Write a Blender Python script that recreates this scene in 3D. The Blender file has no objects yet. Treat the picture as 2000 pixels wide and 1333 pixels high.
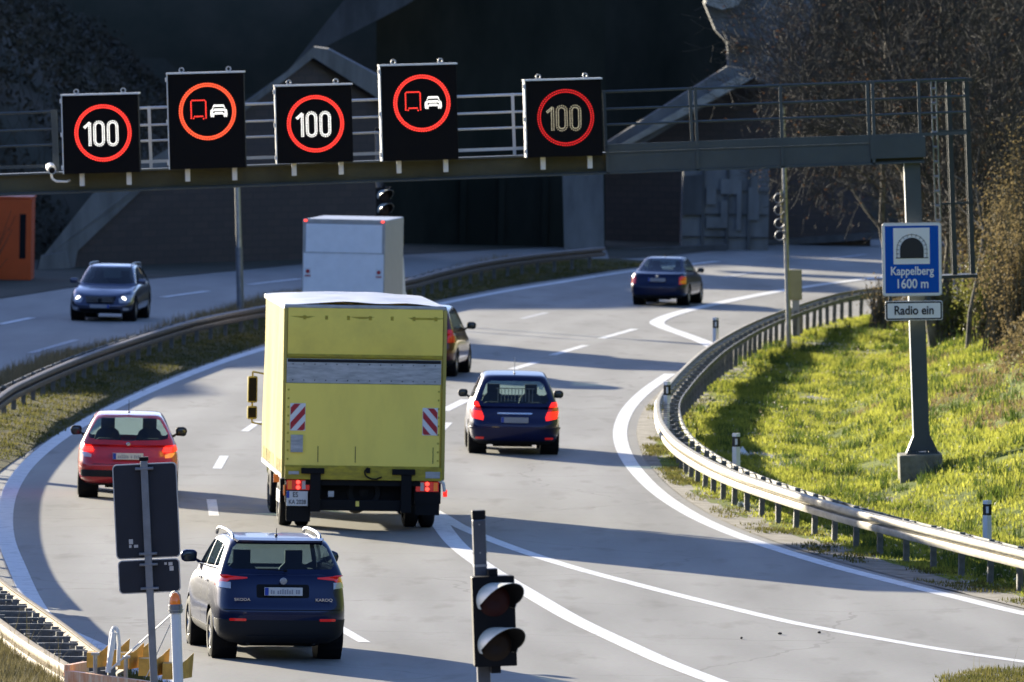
import bpy, bmesh, math, random, bisect
_YS = {}
from mathutils import Vector, Matrix, noise
from mathutils.bvhtree import BVHTree
S = bpy.context.scene
C = S.collection
RAD = math.radians
rnd = random.Random(11)

# ------------------------------------------------------------------ camera, sky, sun, exposure
FPX, H, VH, ROLL = 20500.0, 9.8, -60.0, 0.018
PITCH = math.atan((666.5 - VH) / FPX)
Fv = Vector((0, math.cos(PITCH), -math.sin(PITCH)))
R0, U0 = Vector((1, 0, 0)), Vector((0, math.sin(PITCH), math.cos(PITCH)))
Rv = R0 * math.cos(ROLL) + U0 * math.sin(ROLL)
Uv = -R0 * math.sin(ROLL) + U0 * math.cos(ROLL)
CAM = Vector((0, 0, H))
cd = bpy.data.cameras.new('camera')
cam = bpy.data.objects.new('camera', cd)
C.objects.link(cam)
cam.matrix_world = Matrix.Translation(CAM) @ Matrix((Rv, Uv, -Fv)).transposed().to_4x4()
cd.sensor_width = 36
cd.lens = FPX / 2000 * 36
cd.clip_start = 1
cd.clip_end = 3000
cd.dof.use_dof = True
cd.dof.focus_distance = 140
cd.dof.aperture_fstop = 6.3
S.camera = cam

SUN_AZ, SUN_EL = RAD(33), RAD(12.5)          # azimuth: left of the viewing direction (+Y)
w = bpy.data.worlds.new('World')
S.world = w
w.use_nodes = True
nt = w.node_tree
bg = nt.nodes['Background']
sky = nt.nodes.new('ShaderNodeTexSky')
sky.sky_type = 'NISHITA'
sky.sun_disc = False
sky.sun_elevation = SUN_EL
sky.sun_rotation = -SUN_AZ
sky.altitude = 300
sky.dust_density = 0.6
sky.ozone_density = 4.5
tint = nt.nodes.new('ShaderNodeMixRGB')
tint.blend_type = 'MULTIPLY'
tint.inputs[0].default_value = 1
tint.inputs[2].default_value = (1.22, 0.97, 1.02, 1)
nt.links.new(sky.outputs[0], tint.inputs[1])
nt.links.new(tint.outputs[0], bg.inputs[0])
bg.inputs[1].default_value = 0.062
sd = bpy.data.lights.new('sun', 'SUN')
sd.energy = 3.1
sd.angle = RAD(0.6)
sd.color = (1.0, 0.90, 0.70)
sun = bpy.data.objects.new('sun', sd)
C.objects.link(sun)
to_sun = Vector((-math.sin(SUN_AZ) * math.cos(SUN_EL), math.cos(SUN_AZ) * math.cos(SUN_EL), math.sin(SUN_EL)))
sun.rotation_euler = to_sun.to_track_quat('Z', 'Y').to_euler()
S.view_settings.view_transform = 'Standard'
S.view_settings.look = 'None'
S.view_settings.gamma = 1
S.view_settings.exposure = 2.35
S.cycles.max_bounces = 8
S.cycles.transparent_max_bounces = 12
S.cycles.use_denoising = True
try:
    S.cycles.sample_clamp_indirect = 4
except Exception:
    pass


# ------------------------------------------------------------------ pixels of the photograph -> places in the world
def ray(u, v):
    return Fv + Rv * ((u - 1000) / FPX) - Uv * ((v - 666.5) / FPX)


def P(u, v, z=0.0):
    r = ray(u, v)
    return CAM + r * ((z - H) / r.z)


def PD(u, v, D):
    r = ray(u, v)
    return CAM + r * (D / r.y)


# ------------------------------------------------------------------ materials
def mat(name, col, rough=0.6, metal=0.0, coat=0.0, emit=None, es=0.0, alpha=1.0, trans=0.0, var=0.0, vscale=3.0,
        bump=0.0, bscale=20.0, col2=None, spec=0.5, ior=1.45, transl=0.0, detail=6.0, stretch=None, ramp=(0.35, 0.65)):
    m = bpy.data.materials.new(name)
    m.use_nodes = True
    t = m.node_tree
    b = t.nodes['Principled BSDF']
    b.inputs['Base Color'].default_value = (*col, 1)
    b.inputs['Roughness'].default_value = rough
    b.inputs['Metallic'].default_value = metal
    b.inputs['Coat Weight'].default_value = coat
    b.inputs['Coat Roughness'].default_value = 0.06
    b.inputs['Specular IOR Level'].default_value = spec
    b.inputs['IOR'].default_value = ior
    b.inputs['Alpha'].default_value = alpha
    b.inputs['Transmission Weight'].default_value = trans
    if emit:
        b.inputs['Emission Color'].default_value = (*emit, 1)
        b.inputs['Emission Strength'].default_value = es
    tc = None
    if var or col2 or bump:
        tc = t.nodes.new('ShaderNodeTexCoord')
        src = tc.outputs['Object']
        if stretch:
            mp = t.nodes.new('ShaderNodeMapping')
            mp.inputs['Scale'].default_value = stretch
            t.links.new(src, mp.inputs[0])
            src = mp.outputs[0]
    if var or col2:
        n = t.nodes.new('ShaderNodeTexNoise')
        n.inputs['Scale'].default_value = vscale
        n.inputs['Detail'].default_value = detail
        n.inputs['Roughness'].default_value = 0.65
        t.links.new(src, n.inputs[0])
        cr = t.nodes.new('ShaderNodeValToRGB')
        cr.color_ramp.elements[0].position = ramp[0]
        cr.color_ramp.elements[1].position = ramp[1]
        c2 = col2 if col2 else tuple(min(1, c * (1 + var)) for c in col)
        c1 = col if col2 else tuple(c * (1 - var) for c in col)
        cr.color_ramp.elements[0].color = (*c1, 1)
        cr.color_ramp.elements[1].color = (*c2, 1)
        t.links.new(n.outputs[0], cr.inputs[0])
        t.links.new(cr.outputs[0], b.inputs['Base Color'])
    if bump:
        n2 = t.nodes.new('ShaderNodeTexNoise')
        n2.inputs['Scale'].default_value = bscale
        n2.inputs['Detail'].default_value = 5
        t.links.new(src, n2.inputs[0])
        bp = t.nodes.new('ShaderNodeBump')
        bp.inputs['Strength'].default_value = bump
        bp.inputs['Distance'].default_value = 0.02
        t.links.new(n2.outputs[0], bp.inputs['Height'])
        t.links.new(bp.outputs[0], b.inputs['Normal'])
    if transl:
        tr = t.nodes.new('ShaderNodeBsdfTranslucent')
        tr.inputs[0].default_value = (*[min(1, c * 1.3) for c in (col2 or col)], 1)
        if var or col2:
            t.links.new(cr.outputs[0], tr.inputs[0])
        mx = t.nodes.new('ShaderNodeMixShader')
        mx.inputs[0].default_value = transl
        t.links.new(b.outputs[0], mx.inputs[1])
        t.links.new(tr.outputs[0], mx.inputs[2])
        t.links.new(mx.outputs[0], t.nodes['Material Output'].inputs[0])
    return m


def glass_mat(name, tint, dark=0.55):
    """car glass: mostly clear with a tint, mirror-like at grazing angles"""
    m = bpy.data.materials.new(name)
    m.use_nodes = True
    t = m.node_tree
    for n in list(t.nodes):
        if n.type == 'BSDF_PRINCIPLED':
            t.nodes.remove(n)
    out = t.nodes['Material Output']
    tr = t.nodes.new('ShaderNodeBsdfTransparent')
    tr.inputs[0].default_value = (*[c * (1 - dark) for c in tint], 1)
    gl = t.nodes.new('ShaderNodeBsdfGlossy')
    gl.inputs['Roughness'].default_value = 0.03
    gl.inputs[0].default_value = (0.95, 0.97, 1, 1)
    fr = t.nodes.new('ShaderNodeFresnel')
    ge = t.nodes.new('ShaderNodeNewGeometry')
    io = t.nodes.new('ShaderNodeMath')
    io.operation = 'MULTIPLY_ADD'
    io.inputs[1].default_value = 1 / 1.5 - 1.5
    io.inputs[2].default_value = 1.5
    t.links.new(ge.outputs['Backfacing'], io.inputs[0])
    t.links.new(io.outputs[0], fr.inputs[0])
    mx = t.nodes.new('ShaderNodeMixShader')
    t.links.new(fr.outputs[0], mx.inputs[0])
    t.links.new(tr.outputs[0], mx.inputs[1])
    t.links.new(gl.outputs[0], mx.inputs[2])
    t.links.new(mx.outputs[0], out.inputs[0])
    return m


M = {}
M['galv'] = mat('galvanised_steel', (0.40, 0.40, 0.39), 0.42, 0.75, var=0.15, vscale=6)
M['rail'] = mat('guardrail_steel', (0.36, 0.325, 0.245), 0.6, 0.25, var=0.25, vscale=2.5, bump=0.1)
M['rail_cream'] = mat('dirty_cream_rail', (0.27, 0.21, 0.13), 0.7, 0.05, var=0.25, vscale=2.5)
M['rail_brown'] = mat('shaded_rail', (0.10, 0.082, 0.075), 0.6, 0.2, var=0.25, vscale=2.5)  # dark brown base colour carries the shade on the median rail's road face
M['postm'] = mat('dull_post_steel', (0.16, 0.16, 0.15), 0.6, 0.4, var=0.3, vscale=5)
M['gantry'] = mat('gantry_green_grey_paint', (0.045, 0.058, 0.062), 0.5, 0.0, var=0.12, vscale=1.5)
M['gantrydark'] = mat('dark_green_steel', (0.022, 0.03, 0.03), 0.55)
M['gantry_ol'] = mat('gantry_olive_web', (0.06, 0.06, 0.035), 0.7, 0.0, var=0.25, vscale=1.2)
M['lrail'] = mat('light_railing', (0.66, 0.67, 0.66), 0.4, 0.1)
M['black'] = mat('black_plastic', (0.006, 0.006, 0.007), 0.6, spec=0.2)
M['panelblack'] = mat('sign_face_black', (0.004, 0.004, 0.005), 0.75, spec=0.15)
M['blacktrim'] = mat('dark_trim', (0.012, 0.013, 0.016), 0.6, spec=0.3, bump=0.05, bscale=60)
M['signback'] = mat('dark_grey_sign_back', (0.016, 0.018, 0.026), 0.6, var=0.12, vscale=3)
M['signrim'] = mat('light_sign_rim', (0.55, 0.55, 0.55), 0.35, 0.5)
M['polegrey'] = mat('grey_pole', (0.22, 0.23, 0.25), 0.45, 0.5, var=0.15, vscale=4)
M['white'] = mat('white_paint', (0.78, 0.78, 0.76), 0.5, var=0.05)
M['blue'] = mat('sign_blue', (0.0, 0.075, 0.40), 0.5, spec=.2)
M['signwhite'] = mat('sign_white', (0.72, 0.72, 0.72), 0.5)
M['signblack'] = mat('sign_black', (0.012, 0.012, 0.014), 0.5)
M['ledred'] = mat('red_led', (0.3, 0.02, 0.015), 0.5, emit=(1, 0.045, 0.03), es=0.42)
M['ledorange'] = mat('orange_red_led', (0.3, 0.05, 0.02), 0.5, emit=(1, 0.10, 0.035), es=0.42)
M['leddim'] = mat('dim_red_led', (0.3, 0.02, 0.015), 0.5, emit=(1, 0.02, 0.02), es=0.20)
M['ledwhite'] = mat('white_led', (0.6, 0.6, 0.55), 0.5, emit=(1, 0.97, 0.9), es=0.36)
M['ledgold'] = mat('dim_white_led', (0.5, 0.45, 0.3), 0.5, emit=(1, 0.85, 0.55), es=0.09)
M['tyre'] = mat('tyre_rubber', (0.012, 0.012, 0.013), 0.8, spec=0.2)
M['rim'] = mat('wheel_rim', (0.45, 0.45, 0.46), 0.3, 0.9)
M['interior'] = mat('car_interior', (0.012, 0.012, 0.014), 0.8)
M['glass'] = glass_mat('car_glass', (0.78, 0.92, 0.90), 0.12)
M['glassdark'] = glass_mat('privacy_glass', (0.6, 0.75, 0.8), 0.55)
M['redlamp'] = mat('red_lamp_lens', (0.45, 0.012, 0.012), 0.15, coat=1, emit=(1, 0.02, 0.01), es=0.03)
M['redlit'] = mat('lit_brake_lamp', (0.6, 0.02, 0.015), 0.2, emit=(1, 0.02, 0.012), es=0.30)
M['redhot'] = mat('bright_lamp_core', (0.6, 0.02, 0.015), 0.2, emit=(1, 0.06, 0.04), es=0.6)
M['orangelamp'] = mat('amber_lens', (0.65, 0.16, 0.01), 0.2, coat=1, emit=(1, 0.25, 0.02), es=0.03)
M['orangelit'] = mat('lit_indicator', (0.65, 0.2, 0.03), 0.2, coat=1, emit=(1, 0.33, 0.06), es=0.14)
M['clearlamp'] = mat('clear_lens', (0.45, 0.45, 0.48), 0.15, 0.2, coat=1)
M['headlit'] = mat('lit_headlamp', (0.9, 0.9, 0.9), 0.2, emit=(1, 0.97, 0.9), es=0.9)
M['plate'] = mat('number_plate', (0.62, 0.62, 0.60), 0.5)
M['plateblue'] = mat('plate_blue_band', (0.01, 0.05, 0.35), 0.5)
M['platesmear'] = mat('plate_grey_marks', (0.30, 0.31, 0.34), 0.6)
M['mirrorglass'] = mat('dark_mirror_glass', (0.02, 0.03, 0.03), 0.12, spec=0.8)
M['badge'] = mat('dull_badge', (0.35, 0.36, 0.38), 0.35, 0.6)
M['chrome'] = mat('chrome', (0.6, 0.6, 0.62), 0.15, 1.0)
M['navy'] = mat('navy_car_paint', (0.002, 0.008, 0.045), 0.35, 0.3, coat=.5, spec=.3)
M['steelblue'] = mat('blue_suv_paint', (0.0015, 0.009, 0.046), 0.32, 0.35, coat=.5, spec=.3)
M['royal'] = mat('dark_blue_hatch_paint', (0.002, 0.005, 0.048), 0.35, 0.3, coat=.5, spec=.3)
M['redcar'] = mat('red_car_paint', (0.44, 0.010, 0.014), 0.35, 0.1, coat=1)
M['maroon'] = mat('maroon_car_paint', (0.10, 0.012, 0.015), 0.3, 0.3, coat=1)
M['estate'] = mat('blue_grey_estate_paint', (0.05, 0.06, 0.11), 0.3, 0.7, coat=1)
M['vanwhite'] = mat('white_van_panel', (0.84, 0.85, 0.86), 0.4, var=0.04)
M['vanside'] = mat('grey_van_side', (0.42, 0.43, 0.45), 0.4, var=0.06)
M['tarp'] = mat('yellow_tarpaulin', (0.46, 0.37, 0.10), 0.75, spec=.15, bump=0.25, bscale=5, var=0.06, vscale=3)
M['truckyellow'] = mat('yellow_tail_lift', (0.80, 0.62, 0.12), 0.6, col2=(0.96, 0.75, 0.14), vscale=1.1, stretch=(1.3, 1, .5), ramp=(.2, .55), bump=0.08, bscale=6)
M['truckyellow2'] = mat('yellow_top_flap', (0.76, 0.58, 0.11), 0.65, col2=(0.94, 0.73, 0.13), vscale=1.5, ramp=(.2, .55), bump=0.2, bscale=3)
M['dirt_y'] = mat('grimy_yellow', (0.30, 0.23, 0.03), 0.7, col2=(0.50, 0.38, 0.03), vscale=5, stretch=(1, 1, 3))
M['greystrip'] = mat('worn_aluminium_strip', (0.30, 0.31, 0.31), 0.55, 0.1, col2=(0.50, 0.50, 0.50), vscale=4, stretch=(1, 1, 6))
M['rooftarp'] = mat('white_roof_tarp', (0.70, 0.72, 0.74), 0.45, bump=0.2, bscale=3)
M['hazred'] = mat('hazard_red', (0.42, 0.02, 0.03), 0.5)
M['orange_box'] = mat('orange_painted_metal', (0.62, 0.085, 0.006), 0.5, var=0.08, vscale=1)
M['beige_box'] = mat('beige_cabinet', (0.40, 0.34, 0.16), 0.55, var=0.06)
M['yellowplate'] = mat('yellow_cushion_plate', (0.56, 0.33, 0.06), 0.6, var=0.25, vscale=5)
M['orangewhite'] = mat('faded_orange_rail', (0.72, 0.28, 0.12), 0.5, col2=(0.85, 0.62, 0.42), vscale=6, stretch=(3, 3, .5))
M['concrete'] = mat('aged_concrete', (0.16, 0.16, 0.155), 0.85, var=0.28, vscale=0.8, bump=0.15, bscale=4, stretch=(1, 1, .35))
M['concbase'] = mat('shaded_concrete', (0.10, 0.095, 0.07), 0.9, col2=(0.24, 0.225, 0.17), vscale=3, bump=.3, bscale=8)  # dark base colour carries the shade on the footing's front
M['concdark'] = mat('stained_concrete', (0.08, 0.08, 0.078), 0.9, var=0.35, vscale=0.9, stretch=(1, 1, .3))
M['conclight'] = mat('pale_concrete', (0.36, 0.34, 0.29), 0.85, var=0.2, vscale=2)
M['innerwall'] = mat('tunnel_shade_wall', (0.014, 0.017, 0.013), 0.95, col2=(0.032, 0.034, 0.026), vscale=0.35, spec=.1, stretch=(1, 1, .4))  # near-black base colour stands in for the shade inside the tunnel mouth
M['darkwall'] = mat('dark_wall', (0.085, 0.085, 0.075), 0.95, var=0.3, vscale=0.3, spec=0.1)  # dark wall colour with random mottling
M['lens_off'] = mat('unlit_red_lens', (0.035, 0.004, 0.003), 0.5, spec=.3)
M['lens_off2'] = mat('unlit_amber_lens', (0.018, 0.009, 0.004), 0.5, spec=.3)
M['signalpole'] = mat('signal_pole_grey', (0.10, 0.11, 0.13), 0.4, 0.6, var=.15, vscale=4)
M['visor'] = mat('visor_painted_glint', (0.62, 0.62, 0.54), 0.35, var=.1)  # pale base colour stands in for the sun glint on black visors
M['line'] = mat('road_paint', (0.40, 0.40, 0.39), 0.7, col2=(0.72, 0.72, 0.71), vscale=3.5, bump=0.05, detail=9, ramp=(.28, .50))
M['linefaint'] = mat('worn_road_paint', (0.34, 0.34, 0.35), 0.7, col2=(0.50, 0.50, 0.51), vscale=4)
M['bark'] = mat('bark', (0.05, 0.042, 0.03), 0.9, col2=(0.20, 0.17, 0.12), vscale=3, bump=0.3)
M['twig'] = mat('twigs', (0.022, 0.020, 0.018), 0.9, col2=(0.085, 0.073, 0.056), vscale=1.5)  # base colour darkened to carry the shade on the crowns
M['brownleaf'] = mat('withered_leaf', (0.05, 0.025, 0.012), 0.8, col2=(0.12, 0.06, 0.025), vscale=4, transl=0.4)  # rusty leaf colour, darkened for the shade on the thicket
M['brushleaf'] = mat('undergrowth_leaf', (0.06, 0.045, 0.024), 0.8, spec=.2, col2=(0.26, 0.20, 0.10), vscale=1.3, transl=0.4, ramp=(.3, .7))
M['greenleaf'] = mat('glossy_leaf', (0.08, 0.10, 0.022), 0.5, col2=(0.26, 0.25, 0.06), vscale=1.5, transl=0.45)
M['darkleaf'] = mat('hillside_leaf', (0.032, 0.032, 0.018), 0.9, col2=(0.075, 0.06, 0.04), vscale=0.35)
M['grass'] = mat('grass_blade', (0.05, 0.09, 0.014), 0.9, col2=(0.46, 0.45, 0.08), vscale=0.9, detail=8, transl=0.62, ramp=(.3, .7), spec=.15)
M['drygrass'] = mat('dry_grass', (0.17, 0.125, 0.06), 0.8, col2=(0.32, 0.24, 0.12), vscale=1.3, transl=0.4)
M['medgrass'] = mat('verge_grass', (0.055, 0.065, 0.018), 0.9, spec=.15, col2=(0.18, 0.16, 0.05), vscale=1.2, transl=0.5)
M['litter'] = mat('crumpled_paper', (0.75, 0.75, 0.73), 0.6)
M['rubber'] = mat('rubber_scrap', (0.02, 0.02, 0.022), 0.9)


def brick_mat(name, c1, c2, mortar, scale):
    m = bpy.data.materials.new(name)
    m.use_nodes = True
    t = m.node_tree
    b = t.nodes['Principled BSDF']
    b.inputs['Roughness'].default_value = 0.9
    tc = t.nodes.new('ShaderNodeTexCoord')
    sp = t.nodes.new('ShaderNodeSeparateXYZ')
    cb = t.nodes.new('ShaderNodeCombineXYZ')
    t.links.new(tc.outputs['Object'], sp.inputs[0])
    t.links.new(sp.outputs[0], cb.inputs[0])
    t.links.new(sp.outputs[2], cb.inputs[1])
    br = t.nodes.new('ShaderNodeTexBrick')
    br.inputs['Scale'].default_value = scale
    br.inputs['Color1'].default_value = (*c1, 1)
    br.inputs['Color2'].default_value = (*c2, 1)
    br.inputs['Mortar'].default_value = (*mortar, 1)
    br.inputs['Mortar Size'].default_value = 0.015
    t.links.new(cb.outputs[0], br.inputs[0])
    t.links.new(br.outputs[0], b.inputs['Base Color'])
    return m


M['brick'] = brick_mat('dark_brick', (0.066, 0.052, 0.046), (0.082, 0.062, 0.052), (0.05, 0.044, 0.04), 1.1)


def asphalt_mat(name, tracks=True):
    m = bpy.data.materials.new(name)
    m.use_nodes = True
    t = m.node_tree
    L = t.links.new
    b = t.nodes['Principled BSDF']
    b.inputs['Roughness'].default_value = 0.72
    b.inputs['Specular IOR Level'].default_value = 0.35
    tc = t.nodes.new('ShaderNodeTexCoord')
    n1 = t.nodes.new('ShaderNodeTexNoise')
    n1.inputs['Scale'].default_value = 0.35
    n1.inputs['Detail'].default_value = 8
    mp = t.nodes.new('ShaderNodeMapping')
    mp.inputs['Scale'].default_value = (1.6, 0.22, 1)
    L(tc.outputs['Object'], mp.inputs[0])
    L(mp.outputs[0], n1.inputs[0])
    n2 = t.nodes.new('ShaderNodeTexNoise')
    n2.inputs['Scale'].default_value = 14
    n2.inputs['Detail'].default_value = 4
    L(tc.outputs['Object'], n2.inputs[0])
    cr = t.nodes.new('ShaderNodeValToRGB')
    cr.color_ramp.elements[0].position = 0.3
    cr.color_ramp.elements[1].position = 0.7
    cr.color_ramp.elements[0].color = (0.196, 0.188, 0.164, 1)
    cr.color_ramp.elements[1].color = (0.300, 0.287, 0.252, 1)
    L(n1.outputs[0], cr.inputs[0])
    mx = t.nodes.new('ShaderNodeMixRGB')
    mx.blend_type = 'MULTIPLY'
    mx.inputs[0].default_value = 0.35
    L(cr.outputs[0], mx.inputs[1])
    L(n2.outputs[1], mx.inputs[2])
    hs = t.nodes.new('ShaderNodeHueSaturation')
    hs.inputs['Saturation'].default_value = 0.75
    hs.inputs['Value'].default_value = 1.12
    L(mx.outputs[0], hs.inputs['Color'])
    last = hs.outputs[0]
    if tracks:
        uv = t.nodes.new('ShaderNodeUVMap')
        sx = t.nodes.new('ShaderNodeSeparateXYZ')
        L(uv.outputs[0], sx.inputs[0])
        # wheel tracks: UV.x is metres across from the left line
        ml = t.nodes.new('ShaderNodeMath')
        ml.operation = 'MULTIPLY'
        ml.inputs[1].default_value = 2 * math.pi / 1.8
        L(sx.outputs[0], ml.inputs[0])
        sn = t.nodes.new('ShaderNodeMath')
        sn.operation = 'SINE'
        L(ml.outputs[0], sn.inputs[0])
        ma = t.nodes.new('ShaderNodeMath')
        ma.operation = 'MULTIPLY_ADD'
        ma.inputs[1].default_value = 0.06
        ma.inputs[2].default_value = 0.97
        L(sn.outputs[0], ma.inputs[0])
        # slab joints across the lane, thin dark lines now and then
        md = t.nodes.new('ShaderNodeMath')
        md.operation = 'PINGPONG'
        md.inputs[1].default_value = 9.0
        L(sx.outputs[1], md.inputs[0])
        gt = t.nodes.new('ShaderNodeMath')
        gt.operation = 'GREATER_THAN'
        gt.inputs[1].default_value = 0.03
        L(md.outputs[0], gt.inputs[0])
        g2 = t.nodes.new('ShaderNodeMath')
        g2.operation = 'MULTIPLY_ADD'
        g2.inputs[1].default_value = 0.12
        g2.inputs[2].default_value = 0.88
        L(gt.outputs[0], g2.inputs[0])
        m3 = t.nodes.new('ShaderNodeMath')
        m3.operation = 'MULTIPLY'
        L(ma.outputs[0], m3.inputs[0])
        L(g2.outputs[0], m3.inputs[1])
        h2 = t.nodes.new('ShaderNodeHueSaturation')
        L(last, h2.inputs['Color'])
        L(m3.outputs[0], h2.inputs['Value'])
        last = h2.outputs[0]
        # oil and tar stains: sparse dark blotches drawn out along the lanes
        sn3 = t.nodes.new('ShaderNodeTexNoise')
        sn3.inputs['Scale'].default_value = 1.3
        sn3.inputs['Detail'].default_value = 6
        mp3 = t.nodes.new('ShaderNodeMapping')
        mp3.inputs['Scale'].default_value = (1.2, .30, 1)
        L(tc.outputs['Object'], mp3.inputs[0])
        L(mp3.outputs[0], sn3.inputs[0])
        cr3 = t.nodes.new('ShaderNodeValToRGB')
        cr3.color_ramp.elements[0].position = .56
        cr3.color_ramp.elements[1].position = .78
        cr3.color_ramp.elements[0].color = (1, 1, 1, 1)
        cr3.color_ramp.elements[1].color = (.66, .64, .62, 1)
        L(sn3.outputs[0], cr3.inputs[0])
        mm3 = t.nodes.new('ShaderNodeMixRGB')
        mm3.blend_type = 'MULTIPLY'
        mm3.inputs[0].default_value = 1
        L(last, mm3.inputs[1])
        L(cr3.outputs[0], mm3.inputs[2])
        last = mm3.outputs[0]
        # thin crack lines
        vo = t.nodes.new('ShaderNodeTexVoronoi')
        vo.feature = 'DISTANCE_TO_EDGE'
        vo.inputs['Scale'].default_value = 0.13
        mp2 = t.nodes.new('ShaderNodeMapping')
        nz = t.nodes.new('ShaderNodeTexNoise')
        nz.inputs['Scale'].default_value = 0.7
        ad = t.nodes.new('ShaderNodeMixRGB')
        ad.blend_type = 'ADD'
        ad.inputs[0].default_value = 1.0
        L(tc.outputs['Object'], nz.inputs[0])
        L(tc.outputs['Object'], ad.inputs[1])
        L(nz.outputs[1], ad.inputs[2])
        L(ad.outputs[0], vo.inputs[0])
        c3 = t.nodes.new('ShaderNodeMath')
        c3.operation = 'LESS_THAN'
        c3.inputs[1].default_value = 0.0035
        L(vo.outputs[0], c3.inputs[0])
        m4 = t.nodes.new('ShaderNodeMixRGB')
        m4.inputs[2].default_value = (0.12, 0.11, 0.10, 1)
        m5 = t.nodes.new('ShaderNodeMath')
        m5.operation = 'MULTIPLY'
        m5.inputs[1].default_value = 0.5
        L(c3.outputs[0], m5.inputs[0])
        L(m5.outputs[0], m4.inputs[0])
        L(last, m4.inputs[1])
        last = m4.outputs[0]
    L(last, b.inputs['Base Color'])
    bp = t.nodes.new('ShaderNodeBump')
    bp.inputs['Strength'].default_value = 0.15
    bp.inputs['Distance'].default_value = 0.01
    L(n2.outputs[0], bp.inputs['Height'])
    L(bp.outputs[0], b.inputs['Normal'])
    return m


M['asphalt'] = asphalt_mat('road_asphalt')
M['asphalt2'] = asphalt_mat('plain_asphalt', False)
M['soil'] = mat('soil', (0.10, 0.075, 0.045), 0.95, col2=(0.20, 0.16, 0.11), vscale=2, bump=0.5, bscale=6)
M['grit'] = mat('gritty_shoulder', (0.13, 0.115, 0.09), 0.95, col2=(0.27, 0.25, 0.22), vscale=2.2, bump=0.4, bscale=9)
M['turf'] = mat('turf_ground', (0.05, 0.085, 0.012), 1.0, spec=.1, col2=(0.19, 0.22, 0.035), vscale=1.2, bump=1.0, bscale=7)
M['medturf'] = mat('median_ground', (0.035, 0.042, 0.014), 1.0, spec=.1, col2=(0.11, 0.09, 0.04), vscale=1.2, bump=1.0, bscale=7)
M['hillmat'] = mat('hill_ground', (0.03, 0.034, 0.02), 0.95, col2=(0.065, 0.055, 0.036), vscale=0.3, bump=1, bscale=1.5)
M['leafground'] = mat('leaf_litter_ground', (0.09, 0.065, 0.035), 0.95, col2=(0.20, 0.15, 0.08), vscale=2, bump=1, bscale=6)


# ------------------------------------------------------------------ mesh builder
def interp(tab, y):
    if y <= tab[0][0]:
        return tab[0][1]
    for (a, p), (b_, q) in zip(tab, tab[1:]):
        if y <= b_:
            return p + (q - p) * (y - a) / (b_ - a)
    return tab[-1][1]


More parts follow.
